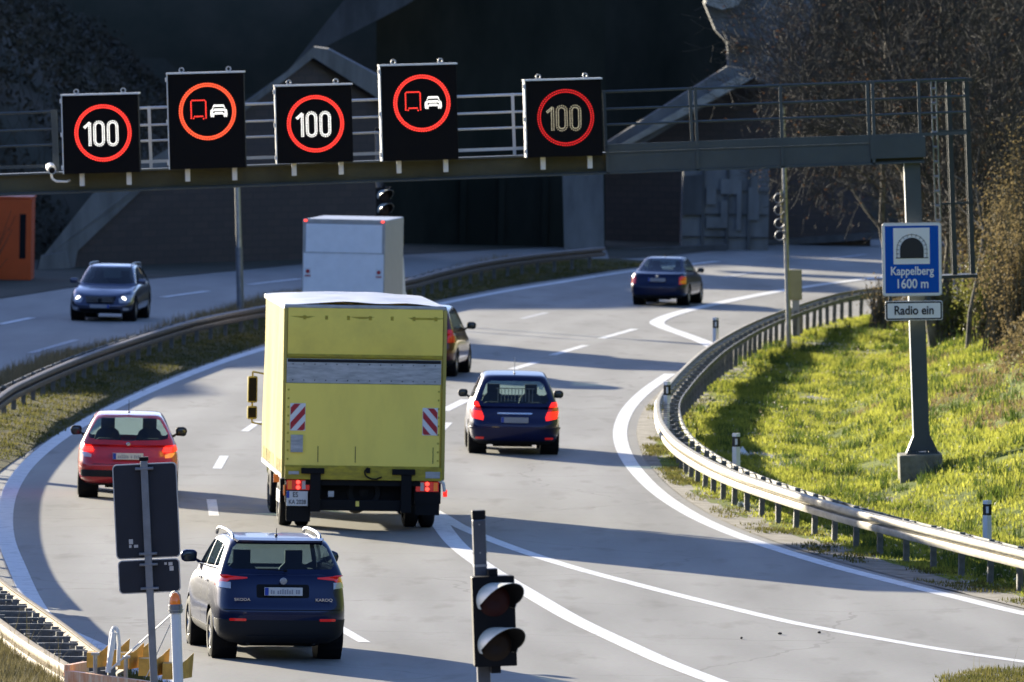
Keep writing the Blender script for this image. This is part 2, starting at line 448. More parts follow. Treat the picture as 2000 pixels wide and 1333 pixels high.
class MB:
    def __init__(s):
        s.v, s.f = [], []

    def add(s, vs, fs):
        o = len(s.v)
        s.v += [tuple(p) for p in vs]
        s.f += [tuple(i + o for i in f) for f in fs]
        return s

    def box(s, c, d, rot=None):
        c = Vector(c)
        h = Vector(d) / 2
        vs = []
        for x in (-1, 1):
            for y in (-1, 1):
                for z in (-1, 1):
                    p = Vector((x * h.x, y * h.y, z * h.z))
                    if rot:
                        p = rot @ p
                    vs.append(c + p)
        return s.add(vs, [(0, 1, 3, 2), (4, 6, 7, 5), (0, 4, 5, 1), (2, 3, 7, 6), (0, 2, 6, 4), (1, 5, 7, 3)])

    def bb(s, a, b):
        a, b = Vector(a), Vector(b)
        return s.box((a + b) / 2, [abs(q) for q in (b - a)])

    def bar(s, p, q, wx, wy=None, up=(0, 0, 1)):
        """square bar from p to q"""
        p, q = Vector(p), Vector(q)
        d = q - p
        if d.length < 1e-6:
            return s
        wy = wy or wx
        z = d.normalized()
        upv = Vector(up)
        if abs(z.dot(upv)) > 0.95:
            upv = Vector((0, 1, 0))
        x = z.cross(upv).normalized()
        y = z.cross(x)
        r = Matrix((x, y, z)).transposed()
        return s.box((p + q) / 2, (wx, wy, d.length), r)

    def tube(s, p, q, r0, r1=None, n=10, cap=True):
        p, q = Vector(p), Vector(q)
        r1 = r0 if r1 is None else r1
        d = (q - p)
        if d.length < 1e-7:
            return s
        z = d.normalized()
        a = Vector((0, 0, 1)) if abs(z.z) < 0.9 else Vector((1, 0, 0))
        x = z.cross(a).normalized()
        y = z.cross(x)
        vs = []
        for k in range(n):
            t = 2 * math.pi * k / n
            o = x * math.cos(t) + y * math.sin(t)
            vs.append(p + o * r0)
            vs.append(q + o * r1)
        fs = [(2 * k, 2 * k + 1, (2 * k + 3) % (2 * n), (2 * k + 2) % (2 * n)) for k in range(n)]
        if cap:
            fs.append(tuple(2 * k for k in range(n)))
            fs.append(tuple(2 * k + 1 for k in reversed(range(n))))
        return s.add(vs, fs)

    def path(s, pts, r, n=6):
        for a, b in zip(pts, pts[1:]):
            s.tube(a, b, r if not isinstance(r, (list, tuple)) else r[0], None, n)
        return s

    def lathe(s, prof, c=(0, 0, 0), axis='x', n=28, close=False):
        """prof: list (along, radius)"""
        c = Vector(c)
        vs, fs = [], []
        m = len(prof)
        for k in range(n):
            t = 2 * math.pi * k / n
            for a, r in prof:
                if axis == 'x':
                    p = Vector((a, r * math.cos(t), r * math.sin(t)))
                elif axis == 'y':
                    p = Vector((r * math.cos(t), a, r * math.sin(t)))
                else:
                    p = Vector((r * math.cos(t), r * math.sin(t), a))
                vs.append(c + p)
        for k in range(n):
            k2 = (k + 1) % n
            for j in range(m - 1):
                fs.append((k * m + j, k * m + j + 1, k2 * m + j + 1, k2 * m + j))
            if close:
                fs.append((k * m + m - 1, k * m, k2 * m, k2 * m + m - 1))
        return s.add(vs, fs)

    def ball(s, c, r, n=12, m=8):
        c = Vector(c)
        r = Vector(r) if isinstance(r, (tuple, list, Vector)) else Vector((r, r, r))
        vs, fs = [], []
        for j in range(m + 1):
            ph = math.pi * j / m
            for k in range(n):
                t = 2 * math.pi * k / n
                vs.append(c + Vector((r.x * math.sin(ph) * math.cos(t), r.y * math.sin(ph) * math.sin(t), r.z * math.cos(ph))))
        for j in range(m):
            for k in range(n):
                k2 = (k + 1) % n
                fs.append((j * n + k, (j + 1) * n + k, (j + 1) * n + k2, j * n + k2))
        return s.add(vs, fs)

    def prism(s, pts, off):
        """polygon (3-D points) extruded by the vector off"""
        off = Vector(off)
        n = len(pts)
        vs = [Vector(p) for p in pts] + [Vector(p) + off for p in pts]
        fs = [tuple(range(n)), tuple(reversed(range(n, 2 * n)))]
        fs += [(k, k + n, (k + 1) % n + n, (k + 1) % n) for k in range(n)]
        return s.add(vs, fs)

    def mesh(s, name, bevel=0.0):
        me = bpy.data.meshes.new(name)
        me.from_pydata([tuple(p) for p in s.v], [], s.f)
        bm = bmesh.new()
        bm.from_mesh(me)
        bmesh.ops.recalc_face_normals(bm, faces=bm.faces)
        if bevel:
            bmesh.ops.bevel(bm, geom=[e for e in bm.edges if len(e.link_faces) == 2 and e.calc_face_angle(0) > 0.6],
                            offset=bevel, segments=2, affect='EDGES', profile=0.6, clamp_overlap=True)
        bm.to_mesh(me)
        bm.free()
        return me


def new(name, me, m=None, parent=None, smooth=None, matrix=None):
    if isinstance(me, MB):
        me = me.mesh(name)
    o = bpy.data.objects.new(name, me)
    C.objects.link(o)
    if m:
        me.materials.append(M[m] if isinstance(m, str) else m)
    if parent:
        o.parent = parent
    if matrix is not None:
        o.matrix_world = matrix
    if smooth is not None:
        me.shade_smooth() if smooth >= 3 else me.shade_smooth()
        if smooth < 3:
            sm(me, smooth)
    return o


def sm(me, ang):
    """smooth shading with sharp edges above the angle"""
    me.shade_smooth()
    bm = bmesh.new()
    bm.from_mesh(me)
    for e in bm.edges:
        if len(e.link_faces) == 2 and e.calc_face_angle(0) > ang:
            e.smooth = False
    bm.to_mesh(me)
    bm.free()


def tag(o, label=None, cat=None, group=None, kind=None):
    if label:
        o['label'] = label
    if cat:
        o['category'] = cat
    if group:
        o['group'] = group
    if kind:
        o['kind'] = kind
    return o


def thing(name, label, cat, matrix=None, group=None):
    o = bpy.data.objects.new(name, None)
    o.empty_display_size = 0.2
    C.objects.link(o)
    if matrix is not None:
        o.matrix_world = matrix
    return tag(o, label, cat, group)


def children(o):
    return [c for c in bpy.data.objects if c.parent == o]


def dup(root, matrix, label, group=None):
    r = root.copy()
    C.objects.link(r)
    r.matrix_world = matrix
    r['label'] = label
    if group:
        r['group'] = group
    for ch in list(root.children):
        c = ch.copy()
        C.objects.link(c)
        c.parent = r
        for g in list(ch.children):
            d = g.copy()
            C.objects.link(d)
            d.parent = c
    return r


def text_mesh(s, size, name='lettering', extrude=0.004, sx=1.0, bold=0.0):
    cu = bpy.data.curves.new(name, 'FONT')
    cu.body = s
    cu.size = size
    cu.extrude = extrude
    cu.align_x = 'CENTER'
    cu.align_y = 'CENTER'
    cu.offset = bold
    o = bpy.data.objects.new('t', cu)
    C.objects.link(o)
    dg = bpy.context.evaluated_depsgraph_get()
    me = bpy.data.meshes.new_from_object(o.evaluated_get(dg))
    bpy.data.objects.remove(o)
    bpy.data.curves.remove(cu)
    me.name = name
    for v in me.vertices:      # stand the text up: reads from -Y
        x, y, z = v.co
        v.co = (x * sx, -z, y)
    return me


def cat(pts, n=8):
    """Catmull-Rom through the points"""
    out = []
    p = [Vector(q) for q in pts]
    p = [p[0] * 2 - p[1]] + p + [p[-1] * 2 - p[-2]]
    for i in range(1, len(p) - 2):
        a, b, c, d = p[i - 1:i + 3]
        for k in range(n):
            t = k / n
            out.append(0.5 * ((2 * b) + (c - a) * t + (2 * a - 5 * b + 4 * c - d) * t * t + (3 * b - a - 3 * c + d) * t ** 3))
    out.append(p[-2])
    return out


def resample(pts, step):
    out = [pts[0].copy()]
    acc = 0
    for a, b in zip(pts, pts[1:]):
        L = (b - a).length
        while acc + L >= step:
            t = (step - acc) / L
            a = a.lerp(b, t)
            out.append(a.copy())
            L = (b - a).length
            acc = 0
        acc += L
    return out


def normals2(pts):
    out = []
    for i in range(len(pts)):
        d = pts[min(i + 1, len(pts) - 1)] - pts[max(i - 1, 0)]
        d.z = 0
        d.normalize()
        out.append(Vector((d.y, -d.x, 0)))     # to the right of the walking direction
    return out


def xat(path, y):
    """x of a path (y monotonic increasing) at y, with linear extrapolation"""
    if y <= path[0].y:
        a, b = path[0], path[1]
    elif y >= path[-1].y:
        a, b = path[-2], path[-1]
    else:
        k = id(path)
        if k not in _YS or _YS[k][0] != len(path):
            _YS[k] = (len(path), [p.y for p in path], path)
        i = min(max(1, bisect.bisect_left(_YS[k][1], y)), len(path) - 1)
        a, b = path[i - 1], path[i]
    return a.x + (b.x - a.x) * (y - a.y) / (b.y - a.y)


# ------------------------------------------------------------------ traced lines (pixels on the 2000 px photo, on the road plane)
leftline = cat([P(*q) for q in [(560, 1420), (330, 1330), (190, 1262), (85, 1204), (28, 1096), (10, 1040), (12, 985), (30, 940), (62, 900),
                                (118, 855), (185, 815), (255, 780), (335, 745), (425, 710), (520, 680), (640, 647), (760, 618),
                                (880, 590), (1000, 567), (1100, 551), (1180, 538), (1260, 527), (1400, 511)]])
rightline = cat([P(*q) for q in [(2700, 1330), (2300, 1262), (2000, 1199), (1880, 1170), (1750, 1138), (1620, 1104), (1500, 1067), (1420, 1038),
                                 (1350, 1005), (1290, 966), (1247, 925), (1220, 885), (1211, 845), (1222, 808), (1246, 778),
                                 (1280, 750), (1330, 718), (1400, 680)]])
railR_top = [(2500, 1190), (2200, 1123), (2000, 1075), (1863, 1042), (1761, 1017), (1669, 994), (1588, 971), (1506, 945), (1440, 922), (1378, 894),
             (1325, 860), (1298, 828), (1289, 797), (1293, 775), (1310, 752), (1338, 721), (1378, 685), (1424, 655),
             (1475, 629), (1526, 609), (1588, 588), (1644, 573), (1710, 563), (1790, 552)]
railR = cat([P(u, v, 0.75) * 1 for u, v in railR_top])
for p in railR:
    p.z = 0
railL_top = [(290, 1330), (200, 1282), (110, 1215), (0, 1137), (-60, 1080), (-110, 1010), (-120, 930), (-90, 850), (0, 770), (60, 737), (150, 699), (250, 664), (350, 633), (430, 614),
             (515, 598), (620, 578), (720, 559), (800, 545), (870, 527), (950, 510), (1050, 496), (1180, 483)]
railL = cat([P(u, v, 0.75) for u, v in railL_top])
for p in railL:
    p.z = 0


def ribbon(name, path, width, z, m, label=None, kind='structure', wend=None):
    pts = path
    nn = normals2(pts)
    b = MB()
    vs = []
    for i, (p, q) in enumerate(zip(pts, nn)):
        ww = width if wend is None else width + (wend - width) * i / (len(pts) - 1)
        vs.append(Vector((p.x, p.y, z)) - q * ww / 2)
        vs.append(Vector((p.x, p.y, z)) + q * ww / 2)
    b.add(vs, [(2 * i, 2 * i + 1, 2 * i + 3, 2 * i + 2) for i in range(len(pts) - 1)])
    o = new(name, b, m)
    up(o)
    o['kind'] = kind
    if label:
        o['label'] = label
    return o


def up(o):
    me = o.data
    bm = bmesh.new()
    bm.from_mesh(me)
    bm.normal_update()
    for f in bm.faces:
        if f.normal.z < 0:
            f.normal_flip()
    bm.to_mesh(me)
    bm.free()


# ------------------------------------------------------------------ ground, roads
g = MB()
g.add([(-900, -200, -0.35), (900, -200, -0.35), (900, 1500, -0.35), (-900, 1500, -0.35)], [(0, 1, 2, 3)])
o = new('ground', g, 'soil')
up(o)
tag(o, kind='structure')

# opposite carriageway and the shaded far part share one sheet
b = MB()
b.add([(-60, 90, -0.008), (60, 90, -0.008), (60, 460, -0.008), (-60, 460, -0.008)], [(0, 1, 2, 3)])
o = new('far_carriageway', b, 'asphalt2')
up(o)
tag(o, kind='structure')

# main carriageway with wheel tracks in its UVs
ys = [100 + 1.0 * i for i in range(231)]
NX = 28
me = bpy.data.meshes.new('main_carriageway')
vs, fs, uvs = [], [], []
acc = 0
prev = None
for y in ys:
    xl = xat(leftline, y) - 0.55
    xr_ = max(xat(rightline, y) + 0.35, xl + 8) if y < 262 else xat(rightline, 262) + (y - 262) * 0.28 + 0.6
    if prev is not None:
        acc += math.hypot(1.0, xl - prev)
    prev = xl
    for k in range(NX + 1):
        x = xl + (xr_ - xl) * k / NX
        vs.append((x, y, 0))
        uvs.append((x - xl, acc))
for j in range(len(ys) - 1):
    for k in range(NX):
        a = j * (NX + 1) + k
        fs.append((a, a + 1, a + NX + 2, a + NX + 1))
me.from_pydata(vs, [], fs)
ul = me.uv_layers.new(name='UVMap')
for l in me.loops:
    ul.data[l.index].uv = uvs[l.vertex_index]
o = new('main_carriageway', me, 'asphalt')
tag(o, kind='structure')

ribbon('edge_line', [p for p in leftline], 0.30, 0.004, 'line', 'white edge line along the left side of the curving road')
ribbon('edge_line', [p for p in rightline if p.y < 256], 0.30, 0.004, 'line', 'white edge line along the right side beside the curved guardrail')
ribbon('edge_line', cat([P(*q) for q in [(1900, 524), (1715, 543), (1567, 562), (1445, 584), (1335, 609), (1285, 628), (1297, 640), (1333, 653), (1378, 670), (1400, 682)]]),
       0.42, 0.008, 'line', 'white line bending back around the lay-by beyond the guardrail')
ribbon('lane_line', cat([P(*q) for q in [(838, 1000), (850, 1011), (889, 1062), (946, 1107), (1030, 1158), (1120, 1210), (1210, 1253), (1300, 1294), (1390, 1329), (1500, 1370)]]),
       0.33, 0.008, 'line', 'solid white line running down to the bottom edge, left branch of the fork')
ribbon('lane_line', cat([P(*q) for q in [(846, 998), (870, 1012), (910, 1034), (1000, 1070), (1120, 1109), (1270, 1149), (1410, 1184), (1550, 1217), (1700, 1245), (1850, 1271), (2000, 1293), (2300, 1335)]]),
       0.26, 0.004, 'line', 'solid white line running out to the right edge, right branch of the fork')


def dash(a, b_, wd, m='line', label=''):
    p, q = P(*a), P(*b_)
    ribbon('lane_dash', [p, p.lerp(q, .5), q], wd, 0.004, m, label)


for a, b_, wd, m, lb in [((1173, 662), (1240, 643), .22, 'line', 'farthest bright lane dash before the lay-by'),
                     ((1079, 694), (1144, 675), .22, 'line', 'second lane dash beyond the blue hatchback'),
                     ((1000, 722), (1047, 708), .24, 'line', 'lane dash just above the blue hatchback roof'),
                     ((866, 803), (911, 781), .26, 'line', 'lane dash between yellow truck and blue hatchback'),
                     ((846, 853), (872, 826), .26, 'line', 'lane dash half hidden by the right side of the yellow truck'),
                     ((478, 843), (505, 824), .17, 'line', 'short dash left of the yellow truck'),
                     ((424, 916), (438, 891), .18, 'line', 'short dash right of the red hatchback'),
                     ((418, 1008), (413, 976), .18, 'line', 'short dash below the red hatchback on its right'),
                     ((712, 1255), (655, 1222), .18, 'line', 'short dash right of the blue SUV'),
                     ((1019, 623), (1068, 611), .2, 'linefaint', 'faint worn lane dash in the distance'),
                     ((1410, 543), (1476, 532), .25, 'linefaint', 'faint dash right of the dark saloon'),
                     ((1620, 507), (1690, 497), .25, 'linefaint', 'faint dash on the shaded far road'),
                     ((0, 634), (62, 621), .25, 'line', 'dash on the opposite road at the left edge'),
                     ((318, 581), (405, 569), .25, 'line', 'dash on the opposite road beyond the estate car'),
                     ((488, 556), (585, 545), .25, 'line', 'dash on the opposite road left of the white van'),
                     ((60, 690), (150, 664), .2, 'linefaint', 'faint dash on the opposite road behind dry grass')]:
    dash(a, b_, wd, m, lb)


# ------------------------------------------------------------------ terrain
fe = [P(*q) for q in [(-500, 668), (-200, 615), (0, 584), (130, 563), (280, 546), (450, 530), (600, 515), (800, 497), (1000, 486), (1180, 478)]]
b = MB()
for p_ in fe:
    b.v += [(p_.x, p_.y, .012), (p_.x - (0 if p_.x > -8 else 1.5), 379 if p_.y > 290 else p_.y + 60, .03)]
b.f = [(2 * i, 2 * i + 2, 2 * i + 3, 2 * i + 1) for i in range(len(fe) - 1)]
o = new('far_verge', b, 'hillmat')
up(o)
tag(o, kind='structure')
fe2 = [P(*q) for q in [(1190, 506), (1290, 502), (1400, 489), (1550, 475), (1700, 467), (1900, 460), (2200, 452)]]
b = MB()
for p_ in fe2:
    b.v += [(p_.x, p_.y, .012), (p_.x, 400, .03)]
b.f = [(2 * i, 2 * i + 2, 2 * i + 3, 2 * i + 1) for i in range(len(fe2) - 1)]
o = new('far_verge', b, 'hillmat')
up(o)
tag(o, kind='structure')

def emb(x, y):
    """height of the right embankment"""
    xr = xat(railR, y) if y < 300 else xat(railR, 300) + (y - 300) * 0.20
    d = x - xr
    z = 0.0
    if d > 3.8:
        z += (min(d, 7.2) - 3.8) * 0.38
    if d > 7.2:
        z += (min(d, 22) - 7.2) * 0.95
    z += 0.10 * noise.noise(Vector((x * .5, y * .25, 0))) * min(1, max(0, d))
    return z


def grid(xs_of_y, ys_, zf, name, m):
    vs, fs = [], []
    n = None
    for y in ys_:
        xs = xs_of_y(y)
        n = len(xs)
        for x in xs:
            vs.append((x, y, zf(x, y)))
    for j in range(len(ys_) - 1):
        for k in range(n - 1):
            a = j * n + k
            fs.append((a, a + 1, a + n + 1, a + n))
    me = bpy.data.meshes.new(name)
    me.from_pydata(vs, [], fs)
    me.shade_smooth()
    o = new(name, me, m)
    up(o)
    return o


railRm = sorted(railR, key=lambda p: p.y)
railR_y = [railRm[0]]
for p in railRm[1:]:
    if p.y > railR_y[-1].y + 0.05:
        railR_y.append(p)
railR = railR_y


def verge_in(y):          # where asphalt ends on the right
    return min(max(xat(rightline, y) + 0.35, xat(railR, y) - 1.9), xat(railR, y) - 0.25) if y < 262 else xat(railR, y) - 0.45


def exs(y):
    x0 = xat(railR, y) - .1 if y < 305 else xat(railR, 305) + (y - 305) * .2
    return [x0 + t * t * 0.06 + t * .12 for t in range(34)]


o = grid(exs, [100 + 1.5 * i for i in range(170)], lambda x, y: emb(x, y) + 0.012, 'embankment', 'turf')
tag(o, kind='structure')
o = grid(lambda y: [verge_in(y) + (xat(railR, y) + .6 - verge_in(y)) * t / 5 for t in range(6)], [100 + 1.0 * i for i in range(203)],
         lambda x, y: 0.012 + 0.02 * noise.noise(Vector((x * 3, y * 2, 0))), 'gravel_shoulder', 'grit')
tag(o, kind='structure')

# median strip between the carriageways
med_near = cat([P(*q) for q in [(330, 1352), (160, 1275), (60, 1225), (0, 1160), (-60, 1090), (-70, 1020), (-40, 965), (0, 922), (60, 880), (120, 843), (200, 797), (300, 750), (400, 712), (515, 673), (640, 640),
                                (760, 610), (880, 582), (1000, 559), (1100, 544), (1180, 531), (1260, 521)]])
med_far = cat([P(*q) for q in [(120, 1380), (-100, 1290), (-260, 1180), (-340, 1080), (-300, 950), (-200, 850), (-100, 785), (0, 735), (100, 702), (200, 676), (300, 650), (400, 618), (500, 592), (620, 570), (720, 555),
                               (800, 546), (870, 534), (950, 522), (1050, 508), (1180, 500), (1260, 503)]])


def mono(path):
    out = [path[0]]
    for p in path[1:]:
        if p.y > out[-1].y + .02:
            out.append(p)
    return out


med_near, med_far = mono(med_near), mono(med_far)
mys = [112 + 1.2 * i for i in range(int((355 - 112) / 1.2))]


def medz(x, y):
    a, b_ = xat(med_far, y), xat(med_near, y)
    t = (x - a) / max(.1, (b_ - a))
    return 0.015 + 0.10 * math.sin(math.pi * min(1, max(0, t))) + .02 * noise.noise(Vector((x, y * .5, 3)))


o = grid(lambda y: [xat(med_far, y) + (xat(med_near, y) - xat(med_far, y)) * t / 8 for t in range(9)], mys, medz, 'median_strip', 'medturf')
tag(o, kind='structure')

# hill on the far left, which also shades the opposite road
toe = [Vector(q) for q in [(-34, 60, 0), (-30, 150, 0), (-26, 200, 0), (-21, 250, 0), (-17.5, 290, 0), (-15.8, 314, 0), (-16.6, 332, 0), (-17, 341, 0), (-12, 347, 0), (-9, 356, 0), (-8, 600, 0)]]


def hillz(x, y):
    d = xat(toe, y) - x
    z = 0.0
    if d > 0:
        z = min(d * 0.80, interp([(150, 1.5), (200, 4.5), (240, 8.0), (300, 10.5), (370, 13.0), (440, 14.0)], y) + .5 * math.sin(y * .06 + 1))
        z += 0.8 * noise.noise(Vector((x * .15, y * .1, 1))) * min(1, d / 3)
    k = max(0, (y - 432) / 10)
    if k > 0:
        z = max(z, min(24, k * 12))
    return z + .015


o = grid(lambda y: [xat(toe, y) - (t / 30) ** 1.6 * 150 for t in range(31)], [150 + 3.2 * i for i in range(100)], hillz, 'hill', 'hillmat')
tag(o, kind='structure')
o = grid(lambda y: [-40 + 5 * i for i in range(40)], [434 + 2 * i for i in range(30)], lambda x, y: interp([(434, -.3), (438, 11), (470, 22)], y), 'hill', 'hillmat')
tag(o, kind='structure')

# unseen slopes added behind and beside the camera to darken reflections on vehicles
o = grid(lambda y: [-420 + 30 * i for i in range(29)], [-420 + 12 * i for i in range(32)],
         lambda x, y: min(75, max(-.3, (-60 - y) * .38)) + 4 * noise.noise(Vector((x * .02, y * .02, 0))) * (y < -70), 'hill', 'hillmat')
tag(o, kind='structure')
o = grid(lambda y: [34 + 12 * i for i in range(24)], [-60 + 14 * i for i in range(38)],
         lambda x, y: min(70, max(4, (x - 30) * .42)) + 4 * noise.noise(Vector((x * .03, y * .02, 0))), 'hill', 'hillmat')
tag(o, kind='structure')

# ------------------------------------------------------------------ foliage as loose blades and leaves


def blades(b, p, h, n, spread, lean=0.4, wd=0.02):
    for _ in range(n):
        a = rnd.uniform(0, 2 * math.pi)
        q = p + Vector((rnd.gauss(0, spread), rnd.gauss(0, spread), 0))
        hh = h * rnd.uniform(.5, 1.2)
        t = q + Vector((math.cos(a) * hh * lean * rnd.random(), math.sin(a) * hh * lean * rnd.random(), hh))
        c, s_ = math.cos(a + 1.57) * wd, math.sin(a + 1.57) * wd
        b.add([q + Vector((c, s_, 0)), q - Vector((c, s_, 0)), t], [(0, 1, 2)])


def leaf(b, p, r):
    n = Vector((rnd.gauss(0, 1), rnd.gauss(0, 1), rnd.gauss(0, 1))).normalized()
    x = n.orthogonal().normalized()
    y = n.cross(x)
    a = rnd.uniform(0, 6.28)
    x, y = x * math.cos(a) + y * math.sin(a), y * math.cos(a) - x * math.sin(a)
    r *= rnd.uniform(.6, 1.3)
    b.add([p + x * r, p + y * r * .55, p - x * r, p - y * r * .55], [(0, 1, 2, 3)])


# embankment grass
b, bd = MB(), MB()
for _ in range(44000):
    y = rnd.uniform(158, 300)
    xr = xat(railR, y)
    x = rnd.uniform(xr + .15, min(xr + 10.5, y * .0488 + .6))
    if x < xr + .15:
        continue
    d = x - xr
    if d > 8.2 + 1.5 * noise.noise(Vector((x * .3, y * .1, 5))):
        continue
    k = noise.noise(Vector((x * .8, y * .25, 2)))
    dry = noise.noise(Vector((x * .45, y * .13, 21))) + .10 * (d - 5) > .31 and rnd.random() < .75
    if rnd.random() < .12 or (k < -.25 and rnd.random() < .6):
        continue
    blades(bd if dry else b, Vector((x, y, emb(x, y))), (0.11 + .09 * k) * (1.0 if d > .6 else .7), 6, .11, 1.0, .014 + .004 * rnd.random())
o = new('embankment_grass', b.mesh('embankment_grass') if False else b, 'grass')
wt = MB()
for _ in range(620):
    y = rnd.uniform(162, 290)
    xr = xat(railR, y)
    x = rnd.uniform(xr + .4, min(xr + 9, y * .0488 + .5))
    if x < xr + .4:
        continue
    hh = rnd.choice((.14, .2, .3))
    for _ in range(16):
        a = rnd.uniform(0, 6.28)
        r_ = rnd.random() * .28
        blades(wt, Vector((x + math.cos(a) * r_, y + math.sin(a) * r_ * 2, emb(x, y))), hh, 2, .03, 1.0, .016)
tag(new('weed_tufts', wt, mat('dark_weed_leaf', (0.03, 0.055, 0.012), .8, col2=(.12, .17, .03), vscale=2, transl=.4)), 'darker green weed tufts scattered over the grass bank', 'weeds', kind='stuff')
fl_ = MB()
for _ in range(2600):
    y = rnd.uniform(162, 290)
    xr = xat(railR, y)
    x = rnd.uniform(xr + .4, min(xr + 9, y * .0488 + .5))
    if x > xr + .4:
        leaf(fl_, Vector((x, y, emb(x, y) + rnd.uniform(.05, .16))), .030)
tag(new('fallen_leaves', fl_, mat('pale_fallen_leaf', (0.20, 0.13, 0.06), .6, col2=(.62, .58, .42), vscale=4, transl=.2)), 'pale and brown fallen leaves caught in the grass bank', 'leaves', kind='stuff')
o2 = new('embankment_dry_grass', bd, 'drygrass')
tag(o2, 'straw coloured dry patches in the grass bank behind the right guardrail', 'dry grass', kind='stuff')
tag(o, 'bright backlit grass covering the bank behind the right guardrail', 'grass', kind='stuff')

b = MB()
for _ in range(5200):
    y = rnd.uniform(158, 240)
    a, c = verge_in(y), xat(railR, y)
    x = rnd.uniform(a + .1, c + .5)
    k = noise.noise(Vector((x * .9, y * .3, 9)))
    if k < .0 or (185 < y < 200 and rnd.random() < .7):
        continue
    blades(b, Vector((x, y, 0.02)), .06, 4, .06, .9, .012)
o = new('shoulder_weeds', b, 'medgrass')
tag(o, 'low weeds along the gritty shoulder under the right guardrail', 'weeds', kind='stuff')

# median grass: green low near the road, dry tall beyond the rail
b, b2 = MB(), MB()
for _ in range(15000):
    y = rnd.uniform(205, 350) if rnd.random() < .8 else rnd.uniform(128, 160)
    a, c = xat(med_far, y), xat(med_near, y)
    t = rnd.random()
    x = a + (c - a) * t
    xr = xat([p for p in mono(railL)], y) if False else None
    if t > .45:
        blades(b, Vector((x, y, medz(x, y))), .07 if y > 200 else .16, 4, .08, .9, .014)
    else:
        k = noise.noise(Vector((x * .5, y * .12, 4)))
        blades(b2, Vector((x, y, medz(x, y))), .22 + .25 * k, 4, .1, .6, .010)
o = new('median_grass', b, 'medgrass')
tag(o, 'low green grass on the median beside the left edge line', 'grass', kind='stuff')
o = new('median_dry_grass', b2, 'drygrass')
tag(o, 'tall dry brown grass behind the median guardrail', 'grass', kind='stuff')

# bottom-left verge: a mound against the rear of the two near rails
NB = mono([Vector((p.x, p.y, 0)) for p in cat([P(u, v, 0.75) for u, v in [(330, 1410), (230, 1352), (168, 1316), (110, 1283), (60, 1252), (0, 1209), (-60, 1165), (-130, 1105), (-190, 1040)]])])


def moundz(x, y):
    d = xat(NB, y) - x
    return .50 - .50 * max(0, .12 - d) / .12 - .02 * d + .06 * noise.noise(Vector((x * 2, y, 3)))


o = grid(lambda y: [xat(NB, y) + .0 - t * t * .05 for t in range(14)], [118 + .8 * i for i in range(62)], moundz, 'verge_mound', 'soil')
tag(o, kind='structure')
b = MB()
for _ in range(15000):
    y = rnd.uniform(124, 158)
    x = xat(NB, y) - .02 - rnd.random() ** 1.4 * 4
    if x < -.05 * y - .5:
        continue
    k = noise.noise(Vector((x * 1.2, y * .5, 2)))
    blades(b, Vector((x, y, moundz(x, y) - .02)), .16 + .10 * k, 4, .07, .8, .008)
for _ in range(46):
    y = rnd.uniform(132, 152)
    blades(b, Vector((xat(NB, y) - rnd.random() * 1.2, y, .45)), rnd.uniform(.5, .95), 3, .05, .9, .006)
o = new('corner_grass', b, mat('straw_grass', (0.075, 0.07, 0.03), .8, col2=(0.20, 0.17, 0.08), vscale=2.5, transl=.35))
tag(o, 'scrubby olive and straw grass in the bottom left corner behind the near rails', 'grass', kind='stuff')
# gore patch bottom right
b = MB()
for _ in range(900):
    u, v = rnd.uniform(1840, 2030), rnd.uniform(1308, 1345)
    if v < 1333 - (u - 1840) * .22 - rnd.random() * 12:
        continue
    p = P(u, v)
    blades(b, p, .08, 4, .06, .9, .010)
for _ in range(8):
    blades(b, P(rnd.uniform(1890, 1995), 1325), .45, 1, .02, .3, .005)
o = new('gore_weeds', b, 'medgrass')
tag(o, 'dry weed patch at the bottom right corner of the road', 'weeds', kind='stuff')
gp = MB()
gp.add([P(1838, 1330), P(1880, 1312), P(1960, 1307), P(2060, 1306), P(2060, 1352), P(1900, 1352)], [(0, 1, 2, 3, 4, 5)])
for i, vv in enumerate(gp.v):
    gp.v[i] = (vv[0], vv[1], .012)
o = new('gore_soil', gp, 'grit')
up(o)
tag(o, kind='structure')

# hillside undergrowth: dark leaves and stems on the shaded hill
b = MB()
for _ in range(26000):
    y = rnd.uniform(312, 420)
    x = xat(toe, y) - rnd.random() ** 1.1 * 24
    if x < -.0495 * y - 1.5:
        x = rnd.uniform(-.0495 * y - 1, xat(toe, y))
    k = noise.noise(Vector((x * .35, y * .2, 7)))
    if k < -.15:
        continue
    leaf(b, Vector((x, y, hillz(x, y) + rnd.random() * (0.5 + 1.6 * max(0, k)))), .13)
for _ in range(500):
    y = rnd.uniform(314, 400)
    x = rnd.uniform(-.049 * y - .5, xat(toe, y))
    p = Vector((x, y, hillz(x, y)))
    b.tube(p, p + Vector((rnd.gauss(0, .5), rnd.gauss(0, .5), rnd.uniform(.8, 2.2))), .02, .006, 3, False)
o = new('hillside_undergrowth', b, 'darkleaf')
tag(o, 'dark shaded undergrowth covering the hillside behind the sign gantry on the left', 'undergrowth', kind='stuff')

